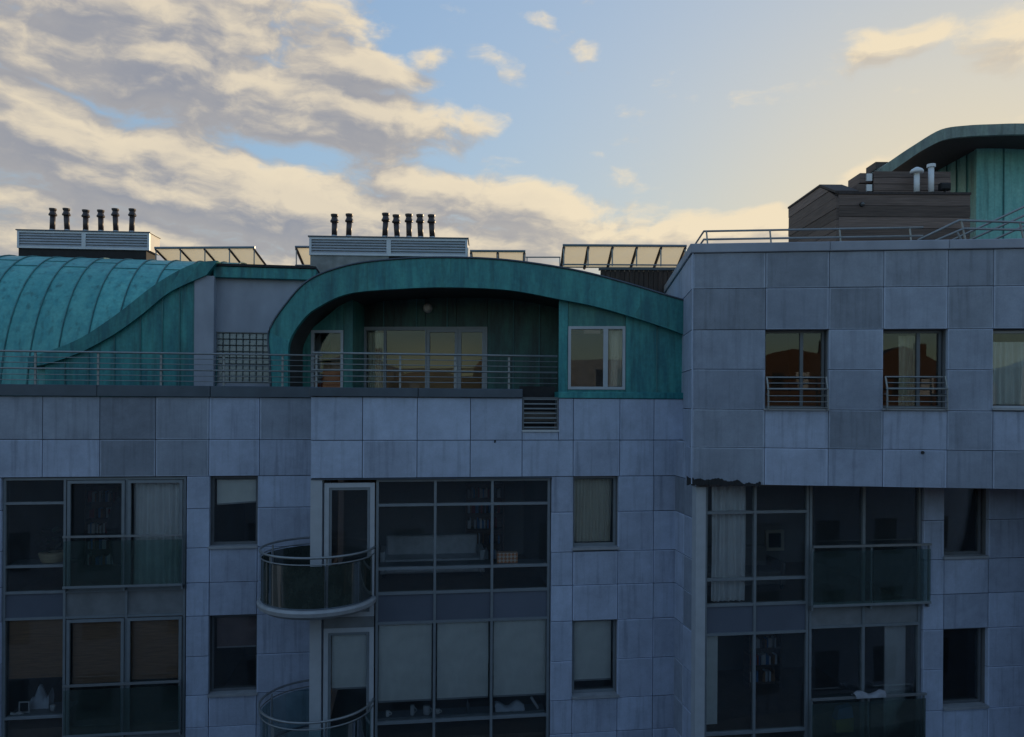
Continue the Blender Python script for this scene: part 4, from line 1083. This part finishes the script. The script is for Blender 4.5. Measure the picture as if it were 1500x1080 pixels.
# copper tower
PTc = Pl.at(1430, 21.2, 0)
tz = EYE + 7.85
ts = [PTc.u(p, 260) for p in (1430, 1470, 1510, 1550, 1600)]
for a, b in zip(ts[:-1], ts[1:]):
    box('copper_wall_sheet', PTc, a + .004, b - .004, zb0, tz, 0, .1, M_['copper_tower'], pent)
    box('standing_seam', PTc, b - .015, b + .015, zb0, tz - .1, -.03, -.002, M_['copper_seam'], pent)
cq = PTc.pt(0, 0, 0); TD = 3.0; PTk = Pl((cq.x, cq.y + TD), -90)
for k in range(6):
    a = TD * k / 6; b = TD * (k + 1) / 6
    box('copper_wall_sheet', PTk, a + .004, b - .004, zb0, tz, 0, .08, M_['copper_tower'], pent)
    box('standing_seam', PTk, a - .012, a + .012, zb0, tz - .1, -.03, -.002, M_['copper_seam'], pent)
ro = [(1283, 252), (1310, 232), (1340, 212), (1378, 190), (1415, 184), (1455, 182), (1500, 181), (1560, 184), (1640, 196)]
ri = [(1305, 252), (1328, 236), (1352, 220), (1383, 205), (1417, 200), (1455, 198), (1500, 197), (1560, 200), (1640, 212)]
PF2 = Pl.at(1430, 20.0, 0)
o_ = spline([PF2.uz(x, y) for x, y in ro], 5); i_ = spline([PF2.uz(x, y) for x, y in ri], 5)
cuts = [0, 8, 15, 22, 30, len(o_) - 1]
for a, b in zip(cuts[:-1], cuts[1:]):
    MB().band(PF2, o_[a:b + 1], i_[a:b + 1], 0, .1).build('roof_fascia', M_['copper_grey'], pent)
MB().band(PF2, [(u, z - .02) for u, z in o_[6:]], [(u, z + .08) for u, z in i_[6:]], .102, 3.6).build('roof_shell', M_['copper_deep'], pent)
MB().band(PF2, [(u, z + .075) for u, z in i_[6:]], [(u, z + .03) for u, z in i_[6:]], .104, 3.5).build('roof_soffit', M_['timber_dark'], pent)
box('chimney_box', PF2, PF2.u(1336, 205), PF2.u(1356, 205), PF2.z(1345, 214), PF2.z(1345, 202), 2.0, 2.6, M_['timber'], pent)
# vent pipes standing on the boarded roof
def vent(px, py0, py1, cap, label):
    n = .28; u, z1 = PP.uz(px, py0, n); b = PP.pt(u, n, zt0 + .06)
    root = empty('vent_pipe', b, label, 'vent')
    t = Vector((b.x, b.y, z1))
    MB().tube([b, t - Vector((0, 0, .08))], .07, 12).build('pipe', M_['white'], root, True)
    MB().tube([b, b + Vector((0, 0, .07))], .11, 12).build('collar', M_['black'], root)
    if cap: MB().tube([t - Vector((0, 0, .12)), t - Vector((0, 0, .07)), t - Vector((0, 0, .02)), t + Vector((0, 0, .03))], [.16, .165, .13, .04], 14).build('cap', M_['white'], root, True)
    else: MB().tube([t - Vector((0, 0, .078)), t], .105, 12).build('cap', M_['white'], root)
vent(1343, 247, 281, True, 'white vent pipe with a domed cap on the boarded penthouse')
vent(1364, 241, 281, False, 'white vent pipe with a plain flat rim on the boarded penthouse')
fp = PP.uz(1384, 277, .3)
vs = []
fl = empty('floodlight', PP.pt(fp[0], .3, zt0 + .06), 'small black floodlight beside the white vent pipes', 'lamp')
box('stand', PP, fp[0] - .02, fp[0] + .02, zt0 + .06, zt0 + .2, .28, .32, M_['black'], fl); box('housing', PP, fp[0] - .13, fp[0] + .13, zt0 + .2, zt0 + .38, .22, .38, M_['black'], fl, bev=.03)
cl = PP.uz(1262, 300, 0)
bl = empty('wall_light', PP.pt(cl[0], -.02, cl[1]), 'small dark round light fixed to the penthouse boards', 'lamp')
MB().tube([PP.pt(cl[0], -.006, cl[1]), PP.pt(cl[0], -.03, cl[1])], .06, 12).build('base_plate', M_['black'], bl); MB().tube([PP.pt(cl[0], -.031, cl[1]), PP.pt(cl[0], -.08, cl[1]), PP.pt(cl[0], -.11, cl[1])], [.05, .045, .02], 12).build('lens', M_['frame_dark'], bl, True)

# brown boarded wall between the arch and the block
PD = Pl.at(890, 19.5, 0)
bw = empty('screen_wall', PD.pt(1, 0, EYE), 'dark brown boarded screen wall between the copper arch and the stone block', 'screen')
uu = [PD.u(880 + 7 * k, 420) for k in range(17)]
for a, b in zip(uu[:-1], uu[1:]): box('board', PD, a + .006, b - .006, EYE - .2, PD.z(930, 396), random.uniform(-.01, .01), .05, M_['timber_dark'], bw)
box('backing_board', PD, uu[0], uu[-1], EYE - .2, PD.z(930, 397), .052, .09, M_['timber_dark'], bw)
box('capping', PD, uu[0] - .05, uu[-1] + .05, PD.z(930, 396), PD.z(930, 392.5), -.04, .1, M_['coping'], bw)

# ================================================================== ROOFTOP PLANT
def louvre_box(px0, px1, py0, py1, D, deg, label, dep=.8, base=None, gap=0, split=.5):
    p = Pl.at(px0, D, deg); u0 = p.u(px0, py0); u1 = p.u(px1, py0); z1 = p.z((px0 + px1) / 2, py0); z0 = p.z((px0 + px1) / 2, py1)
    root = empty('plant_enclosure', p.pt((u0 + u1) / 2, dep / 2, EYE + 3.3), label, 'plant enclosure')
    box('casing', p, u0 + .03, u1 - .03, z0, z1 - .02, .06, dep - .05, M_['louvre'], root)
    um = u0 + (u1 - u0) * split
    for a, b in ((u0, um), (um, u1)):
        fr = frame_mesh(p, a, b, z0, z1 - .03, .055, -.004, .055, 'louvre_panel', M_['louvre'], root)
        k = 5
        for i in range(k):
            zz = z0 + .055 + (z1 - .03 - z0 - .11) * (i + .5) / k; h = (z1 - z0 - .14) / k * .80
            m0 = MB(); m0.v = [p.pt(a + .056, .0, zz - h / 2), p.pt(b - .056, .0, zz - h / 2), p.pt(b - .056, .05, zz + h / 2), p.pt(a + .056, .05, zz + h / 2),
                               p.pt(a + .056, .012, zz - h / 2 - .012), p.pt(b - .056, .012, zz - h / 2 - .012), p.pt(b - .056, .058, zz + h / 2 - .012), p.pt(a + .056, .058, zz + h / 2 - .012)]
            m0.f = [(0, 1, 2, 3), (7, 6, 5, 4), (0, 4, 5, 1), (1, 5, 6, 2), (2, 6, 7, 3), (3, 7, 4, 0)]
            m0.build('slat', M_['louvre'], fr)
    box('lid', p, u0 - .03, u1 + .03, z1 - .028, z1, -.03, dep, M_['coping'], root)
    box('end_panel', p, u1 - .028, u1, z0, z1 - .03, .06, dep - .02, M_['end'], root); box('end_panel', p, u0, u0 + .028, z0, z1 - .03, .06, dep - .02, M_['end'], root)
    return p, root, u0, u1, z0, z1
p1, e1, a0, a1, za, zb = louvre_box(25, 219, 338, 365, 20.6, 4, 'long louvred metal plant box carrying six dark flues behind the vaulted roof', dep=.75)
box('plinth', p1, a0 + .02, a1 - .1, EYE + 3.2, za - .003, .04, .7, M_['black'], e1)
p2, e2, c0_, c1_, zc0, zc1 = louvre_box(453, 685, 347, 375, 18.6, 2, 'long louvred metal plant box carrying seven dark flues behind the arch', dep=.8, split=.50)
box('plinth', p2, c0_ + .02, c0_ + (c1_ - c0_) * .5, EYE + 2.6, zc0 - .003, .03, .8, M_['concrete'], e2); box('plinth', p2, c0_ + (c1_ - c0_) * .5 + .01, c1_ - .1, EYE + 2.6, zc0 - .003, .05, .8, M_['black'], e2)
def flue(p, px, pyt, zb, label, group):
    u, zt_ = p.uz(px, pyt, .4); b = p.pt(u, .4, zb); T = Vector((0, 0, 1)); H = zt_ - zb
    root = empty('flue_pipe', b, label, 'flue', group)
    lean = Vector((random.uniform(-.03, .03), random.uniform(-.02, .02), 0)); H += random.uniform(-.03, .03)
    MB().tube([b, b + T * .10], .078, 12).build('collar', M_['steel'], root, True)
    MB().tube([b + T * .10, b + T * (H - .2) + lean], .072, 12).build('pipe', M_['flue'], root, True)
    t = b + T * (H - .2) + lean
    MB().tube([t, t + T * .03, t + T * .075, t + T * .12], [.105, .112, .085, .074], 12).build('cowl', M_['flue'], root)
    MB().tube([t + T * .12, t + T * .16, t + T * .2], [.07, .095, .1], 12).build('cap', M_['flue'], root)
ORD = ['first', 'second', 'third', 'fourth', 'fifth', 'sixth']
for i, px in enumerate((77, 98.5, 125.5, 148, 170.5, 193.5)): flue(p1, px + random.uniform(-.5, .5), 306 + random.uniform(-.8, .8), zb, ORD[5 - i] + ' dark flue from the sunlit end of the plant box behind the vaulted roof', 'six flues')
for i, px in enumerate((490, 511)): flue(p2, px, 315 + random.uniform(-.8, .8), zc1, ('outer', 'inner')[i] + ' dark flue of the separate pair on the seven-flue plant box', 'pair of flues')
for i, px in enumerate((564, 582, 599.5, 616.5, 633.5)): flue(p2, px, 314.5 + random.uniform(-.8, .8), zc1, ORD[i] + ' dark flue of the close row of five, counted from the separate pair', 'five flues')

def collector(px0, px1, pyt, pyb, D, deg, label, nb, lean=.9, tops=True):
    """tilted solar collectors seen from behind: high edge towards the street"""
    p = Pl.at(px0, D, deg); u0 = p.u(px0, pyt); u1 = p.u(px1, pyt); z1 = p.z((px0 + px1) / 2, pyt); z0 = p.z((px0 + px1) / 2, pyb) 
    root = empty('solar_collector', p.pt((u0 + u1) / 2, .5, z0 - .1), label, 'solar panel')
    def sl(u, s, h=0): return p.pt(u, lean * s, z1 + (z0 - z1) * s + h)
    for i in range(nb):
        a = u0 + (u1 - u0) * i / nb + .02; b = u0 + (u1 - u0) * (i + 1) / nb - .02
        vs = [sl(a, .04), sl(b, .04), sl(b, .96), sl(a, .96), sl(a, .04, -.03), sl(b, .04, -.03), sl(b, .96, -.03), sl(a, .96, -.03)]
        raw('collector_panel', vs, [(0, 1, 2, 3), (7, 6, 5, 4), (0, 4, 5, 1), (1, 5, 6, 2), (2, 6, 7, 3), (3, 7, 4, 0)], M_['solar'], root)
    for s, r in ((0, .035), (1, .03)):
        MB().tube([sl(u0 - .03, s), sl(u1 + .03, s)], r, 6).build('rail', M_['rail'], root)
    for i in range(nb + 1):
        u = u0 + (u1 - u0) * i / nb
        MB().tube([sl(u, 0, -.05), sl(u, 1, -.05)], .038, 4).build('rafter', M_['flue'], root)
        MB().tube([sl(u, .02, -.05), p.pt(u, .02, z0 - .15)], .018, 5).build('strut', M_['rail'], root)
    MB().tube([p.pt(u0 - .03, .02, z0 - .12), p.pt(u1 + .03, .02, z0 - .12)], .02, 6).build('ground_rail', M_['rail'], root)
    return root
collector(826, 1004, 360, 381, 19.0, 0, 'row of tilted glass collectors on dark rafters beside the stone block', 5, 1.0)
collector(690, 768, 368, 384, 20.5, 0, 'short tilted collector rack just beside the seven-flue plant box', 2, .8)
collector(434, 458, 362, 382, 20.0, 0, 'small end of a collector rack showing before the seven-flue plant box', 1, .8)
# collector seen along its slope, right of the first plant box
collector(228, 372, 363, 384, 20.5, -3, 'row of tilted collectors catching the sun beside the six-flue plant box', 4, 1.2)
rg = empty('roof_guardrail', PD.pt(-2, 1, EYE + 3.4), 'thin guardrail between two collector racks on the roof', 'railing')
g = lambda px, py: PD.pt(PD.u(px, py, .5), .5, PD.z(px, py, .5))
MB().tube([g(770, 377), g(821, 377)], .018, 6).build('rail', M_['rail'], rg)
for px in (772, 820): MB().tube([g(px, 377), g(px, 392)], .016, 6).build('post', M_['rail'], rg)

# ================================================================== things seen in the windows
zsill = zsL[2] + .03
c = PL.pt(uL(64, 820), .40, zsill)
pot = empty('plant_pot', c, 'dark leafy plant in a straw basket on the ledge of the left glazed bay', 'plant')
MB().tube([c, c + Vector((0, 0, .02)), c + Vector((0, 0, .19)), c + Vector((0, 0, .20))], [.2, .215, .27, .255], 18).build('basket', M_['basket'], pot, True)
vs = []; fs = []; rnd = random.Random(3)
for i in range(90):
    a = rnd.uniform(0, 6.28); h = rnd.uniform(.15, .75); r = rnd.uniform(.02, .30) * (1.1 - h * .6); p = c + Vector((r * math.cos(a), r * math.sin(a) * .6, h)); l = rnd.uniform(.08, .2)
    d = Vector((math.cos(a), math.sin(a), rnd.uniform(-.6, .6))).normalized() * l; s = Vector((-d.y, d.x, 0)).normalized() * l * .25; b = len(vs)
    vs += [p, p + d * .5 + s, p + d, p + d * .5 - s]; fs.append((b, b + 1, b + 2, b + 3))
raw('foliage', vs, fs, M_['leaf'], pot)
a, b = usL[2] + .06, usL[3] - .07
curtain(PL, a, b, zsL[3] + .06, zsL[0] - .10, .24, 'curtain', 'white net curtain in the sliding door of the left glazed bay', pleat=.14, amp=.035)
box('ledge', PL, usL[0] + .05, usL[1] - .02, zsL[2] - .02, zsL[2] + .026, .16, .7, M_['frame'], apartment)
for i, (x0, x1, yb) in enumerate(((6, 89, 996), (100, 182, 1003), (187, 266, 997))):
    blind(PL, uL(x0, 950), uL(x1, 950), PL.z((x0 + x1) / 2, yb), zsL[4] - .05, .20, 'blind_brown', ('brown woven blind above the ledge with the picture frame', 'brown woven blind between two others in the sliding door', 'brown woven blind next to the stone pier with small windows')[i], bar='blind_brown', group='brown woven blinds')
# dark coat shape behind the sliding door
cp = PL.pt(uL(155, 760), .9, zl(800))
co = MB(); co.tube([cp + Vector((0, 0, -.55)), cp + Vector((.02, 0, -.1)), cp + Vector((0, 0, .3)), cp + Vector((.05, 0, .75)), cp + Vector((.06, 0, .95))], [.17, .26, .33, .24, .08], 14)
tag(co.build('hanging_coat', M_['black'], None, True), 'dark garment hanging behind the sliding door next to the white net curtain', 'coat')
# chequered box on the transom ledge
box('ledge', PC, usC[0] + .05, usC[-1] - .05, zsC[2] - .02, zsC[2] + .026, .17, .6, M_['frame'], apartment)
box('ledge', PC, usC[0] + .05, usC[-1] - .05, zsC[5] - .02, zsC[5] + .026, .26, .6, M_['frame'], apartment)
u0 = PC.u(728, 820, .25); u1 = PC.u(758, 820, .25)
tag(box('gift_box', PC, u0, u1, zsC[2] + .028, zsC[2] + .24, .22, .38, M_['checker'], None, bev=.006), 'orange and white chequered box on the ledge of the glazed bay', 'box')
def cup(pl, px, n, z, r, h, m, label, cat='cup', group=None):
    c = pl.pt(pl.u(px, 1040, n), n, z)
    root = empty('mug', c, label, cat, group)
    MB().tube([c, c + Vector((0, 0, h * .1)), c + Vector((0, 0, h)), c + Vector((0, 0, h * .98)), c + Vector((0, 0, h * .2))], [r * .86, r * .95, r, r * .86, r * .8], 14).build('body', M_[m], root, True)
    MB().tube([c + Vector((r * .9 + .045 * math.sin(math.pi * k / 6), 0, h * (.2 + .6 * k / 6))) for k in range(7)], .011, 6).build('handle', M_[m], root, True)
zz = zsC[5] + .028
cup(PC, 568, .35, zz, .04, .11, 'white', 'smallest white mug on the shelf under the cream blinds')
cup(PC, 604, .35, zz, .045, .20, 'cloth_grey', 'tall grey mug on the shelf under the cream blinds')
cup(PC, 625, .35, zz, .075, .17, 'cloth_grey', 'wide pale pot with a handle on the shelf under the cream blinds')
cup(PC, 641, .35, zz, .045, .10, 'white', 'white mug beside the wide pale pot on the shelf')
def bottle(px, h):
    c = PC.pt(PC.u(px, 1040, .36), .36, zz); 
    tag(MB().tube([c, c + Vector((0, 0, h * .6)), c + Vector((0, 0, h * .75)), c + Vector((0, 0, h))], [.04, .04, .016, .014], 12).build('bottle', M_['frame_dark'], None, True), 'dark slim bottle on the shelf behind the middle cream blind', 'bottle')
bottle(685, .27)
def crumple(name, pl, u0, u1, z0, z1, n0, n1, m, label, cat, seed=1, hang=0):
    rnd = random.Random(seed); nx, nz = 14, 8; vs = []; fs = []
    for j in range(nz + 1):
        for i in range(nx + 1):
            s = i / nx; t = j / nz; th = math.pi * t
            vs.append(pl.pt(u0 + (u1 - u0) * s + rnd.uniform(-.012, .012), (n0 + n1) / 2 - (n1 - n0) / 2 * math.cos(th), z0 + (z1 - z0) * (math.sin(th) ** .7) * (.75 + .35 * math.sin(s * 9 + seed)) + rnd.uniform(-.006, .008)))
    for j in range(nz):
        for i in range(nx): a = j * (nx + 1) + i; fs.append((a, a + 1, a + nx + 2, a + nx + 1))
    return tag(raw(name, vs, fs, M_[m], None, True), label, cat)
crumple('paper_stack', PC, PC.u(726, 1040, .3), PC.u(768, 1040, .3), zz, zz + .16, .27, .5, 'paper', 'pale blue crumpled sheets lying on the shelf under the cream blinds', 'paper')
tag(MB().tube([PC.pt(PC.u(778, 1040, .3), .3, zz + .26), PC.pt(PC.u(788, 1040, .3), .32, zz + .02)], .03, 6).build('rolled_paper', M_['cloth_grey'], None), 'pale roll leaning on the shelf beside the crumpled blue sheets', 'paper')
# left lower bay clutter
zz = zsL[5] + .028
box('ledge', PL, usL[0] + .05, usL[1] - .02, zsL[5] - .02, zsL[5] + .026, .17, .8, M_['frame'], apartment)
crumple('folded_shirt', PL, uL(27, 1030), uL(56, 1030), zz, zz + .44, .45, .7, 'paper', 'pale blue shirt heaped on the ledge below the brown blind', 'clothes', 4)
fr_ = frame_mesh(PL, uL(17, 1030), uL(33, 1030), zz, zz + .23, .018, .28, .31, 'photo_frame', M_['white'], None); tag(fr_, 'white upright picture frame on the ledge below the brown blind', 'picture frame')
box('picture', PL, uL(17, 1030) + .02, uL(33, 1030) - .02, zz + .019, zz + .21, .295, .305, M_['black'], fr_)
crumple('white_cloth', PL, uL(7, 1040), uL(27, 1040), zz, zz + .05, .20, .27, 'white', 'small white cloth lying before the picture frame', 'cloth', 2)
c = PL.pt(uL(66, 1035), .35, zz); tag(MB().tube([c, c + Vector((0, 0, .1)), c + Vector((0, 0, .11))], [.045, .06, .05], 12).build('candle', M_['white'], None, True), 'short white candle on the ledge below the brown blind', 'candle')
# right bay: picture on the back wall, clothes on the lower railing, blue and yellow bag
pu0, pz1 = PR.uz(1125, 778, 4.3); pu1, pz0 = PR.uz(1152, 808, 4.3)
f = frame_mesh(PR, pu0, pu1, pz0, pz1, .08, 4.42, 4.47, 'picture_frame', M_['curtain_cream'], None); tag(f, 'pale framed picture on the back wall of the room beside the net curtain', 'picture')
box('picture', PR, pu0 + .08, pu1 - .08, pz0 + .08, pz1 - .08, 4.44, 4.46, M_['black'], f)
du0, _ = PR.uz(1272, 800, 3.0); du1, dz1 = PR.uz(1306, 738, 3.0)
dr = box('room_door', PR, du0, du1, zsR2[1] + .1, dz1, 3.0, 3.05, M_['curtain_cream'], None); tag(dr, 'pale open door inside the room with the higher glass balustrade', 'door')
zz = zR(1021) + .013
crumple('laundry', PR, uR(1246, 1015), uR(1290, 1015), zz - .02, zz + .09, -.19, -.02, 'laundry', 'grey clothes thrown over the lower glass balustrade of the corner building', 'clothes', 6)
c = PR.pt(uR(1250, 1060), .35, zR(1100))
bagr = empty('beach_bag', c, 'blue and yellow bag standing behind the lower glass balustrade', 'bag')
MB().prism(PR, [(uR(1236, 1060), zR(1085)), (uR(1262, 1060), zR(1085)), (uR(1262, 1060), zR(1064)), (uR(1236, 1060), zR(1066))], .26, .42).build('yellow_half', M_['yellow'], bagr)
MB().prism(PR, [(uR(1236, 1060), zR(1066) + .003), (uR(1262, 1060), zR(1064) + .003), (uR(1259, 1060), zR(1046)), (uR(1240, 1060), zR(1050))], .265, .415).build('blue_half', M_['blue'], bagr)
pu = uR(1328, 980)
tag(box('pale_screen', PR, uR(1312, 980), uR(1343, 980), zsR2[3] + .1, zsR2[2] - .08, .35, .38, M_['curtain'], None), 'pale blue-grey panel at the side of the lower balcony door', 'panel')
# chairs and table on the terrace, half hidden by the parapet
# ================================================================== OPPOSITE BUILDING behind the camera (seen only in reflections)
opp = empty('opposite_building', (0, -5, 0), 'pale rendered apartment block across the street, seen only in window reflections', 'building')
P0 = Pl((0, .9), 180)       # u runs to -x, n points away from the street
m0 = MB(); H = EYE - 2.3
m0.box(P0, -34, 34, 0, H, .25, 12); m0.build('wall', M_['brick'], opp)
m0 = MB(); m0.box(P0, -34, 34, 0, H + .24, 12.3, 20); m0.build('rear_base', M_['brick'], opp)
rk = random.Random(11); x = -34.0                       # houses behind with an uneven roofline
while x < 33:
    w_ = rk.uniform(2.6, 5.2); h_ = EYE + rk.uniform(1.2, 2.7); n_ = 12.5 + rk.uniform(0, 2.5)
    m0 = MB(); m0.prism(P0, [(x, H + .25), (x + w_, H + .25), (x + w_, h_), (x + w_ / 2, h_ + rk.choice((.02, .5, .9))), (x, h_)], n_, n_ + 5); hw = m0.build('rear_wing', M_[rk.choice(('wing', 'wing', 'flue', 'timber', 'concrete'))], opp)
    for q_ in range(int(w_ // 1.3)):
        box('window', P0, x + .4 + q_ * 1.3, x + 1.0 + q_ * 1.3, h_ - 1.7, h_ - .6, n_ - .02, n_ - .003, M_[rk.choice(('black', 'cloth_grey', 'black'))], hw)
    if rk.random() < .6: box('chimney', P0, x + .5, x + 1.0, h_ + .003, h_ + 1.1, n_ + 1, n_ + 1.5, M_['wing'], hw)
    x += w_ + rk.choice((0.02, .02, .8))
m0 = MB(); m0.box(P0, -34.2, 34.2, H, H + .25, .0, 12.2); m0.build('cornice', M_['render'], opp)
for k in range(-11, 12):
    for z0 in (.9, 3.7, 6.5):
        box('window', P0, k * 3 - .6, k * 3 + .6, z0, z0 + 1.5, .235, .246, M_['black'], opp)

# ================================================================== furniture in the rooms
def sofa(pl, u, n, z, w, m, label):
    root = empty('sofa', pl.pt(u, n, z), label, 'sofa')
    box('seat', pl, u - w / 2 + .12, u + w / 2 - .12, z + .1, z + .42, n - .4, n + .25, M_[m], root, bev=.04)
    box('backrest', pl, u - w / 2 + .12, u + w / 2 - .12, z + .1, z + .85, n + .255, n + .45, M_[m], root, bev=.04)
    for a in (u - w / 2, u + w / 2 - .115): box('armrest', pl, a, a + .115, z + .1, z + .6, n - .4, n + .45, M_[m], root, bev=.03)
    for a in (u - w / 2 + .05, u + w / 2 - .1): box('leg', pl, a, a + .05, z, z + .098, n - .35, n - .3, M_['black'], root)
sofa(PR, uR(1150, 830), 2.2, storey_fl := zR(905) + .1, 2.0, 'room_dark', 'dark sofa in the room beside the net curtain')
sofa(PC, uC(640, 830), 2.6, storey_zC[1] + .1, 2.4, 'cloth_grey', 'grey sofa in the room with the chequered box')
def cabinet(pl, u0, u1, n, z, h, m, label):
    root = empty('bookcase', pl.pt((u0 + u1) / 2, n, z), label, 'bookcase')
    for a in (u0, u1 - .03): box('side_panel', pl, a, a + .03, z, z + h, n, n + .32, M_[m], root)
    box('back_panel', pl, u0 + .031, u1 - .031, z, z + h, n + .30, n + .32, M_[m], root)
    k = 5; rnd = random.Random(int(u0 * 10))
    for i in range(k + 1):
        zz = z + (h - .03) * i / k; box('shelf', pl, u0 + .031, u1 - .031, zz, zz + .028, n + .01, n + .298, M_[m], root)
        x = u0 + .05
        while i < k and x < u1 - .12:
            w = rnd.uniform(.025, .06); hh = rnd.uniform(.18, .27)
            if rnd.random() < .75: box('book', pl, x, x + w - .004, zz + .03, zz + .03 + hh, n + .05, n + .22, M_[rnd.choice(('redbrown', 'blue', 'paper', 'blind_brown', 'timber', 'white'))], root)
            x += w
cabinet(PC, uC(705, 800), uC(775, 800), 3.9, storey_zC[1] + .1, 2.0, 'timber', 'brown bookcase against the back wall behind the chequered box')
cabinet(PR, uR(1205, 950), uR(1262, 950), 3.2, zR(1130) + .1, 2.1, 'timber', 'brown bookcase behind the lower balcony door of the corner building')
cabinet(PL, uL(20, 760), uL(80, 760), 3.4, storey_zL[1] + .1, 2.0, 'timber', 'brown bookcase in the room behind the straw basket')
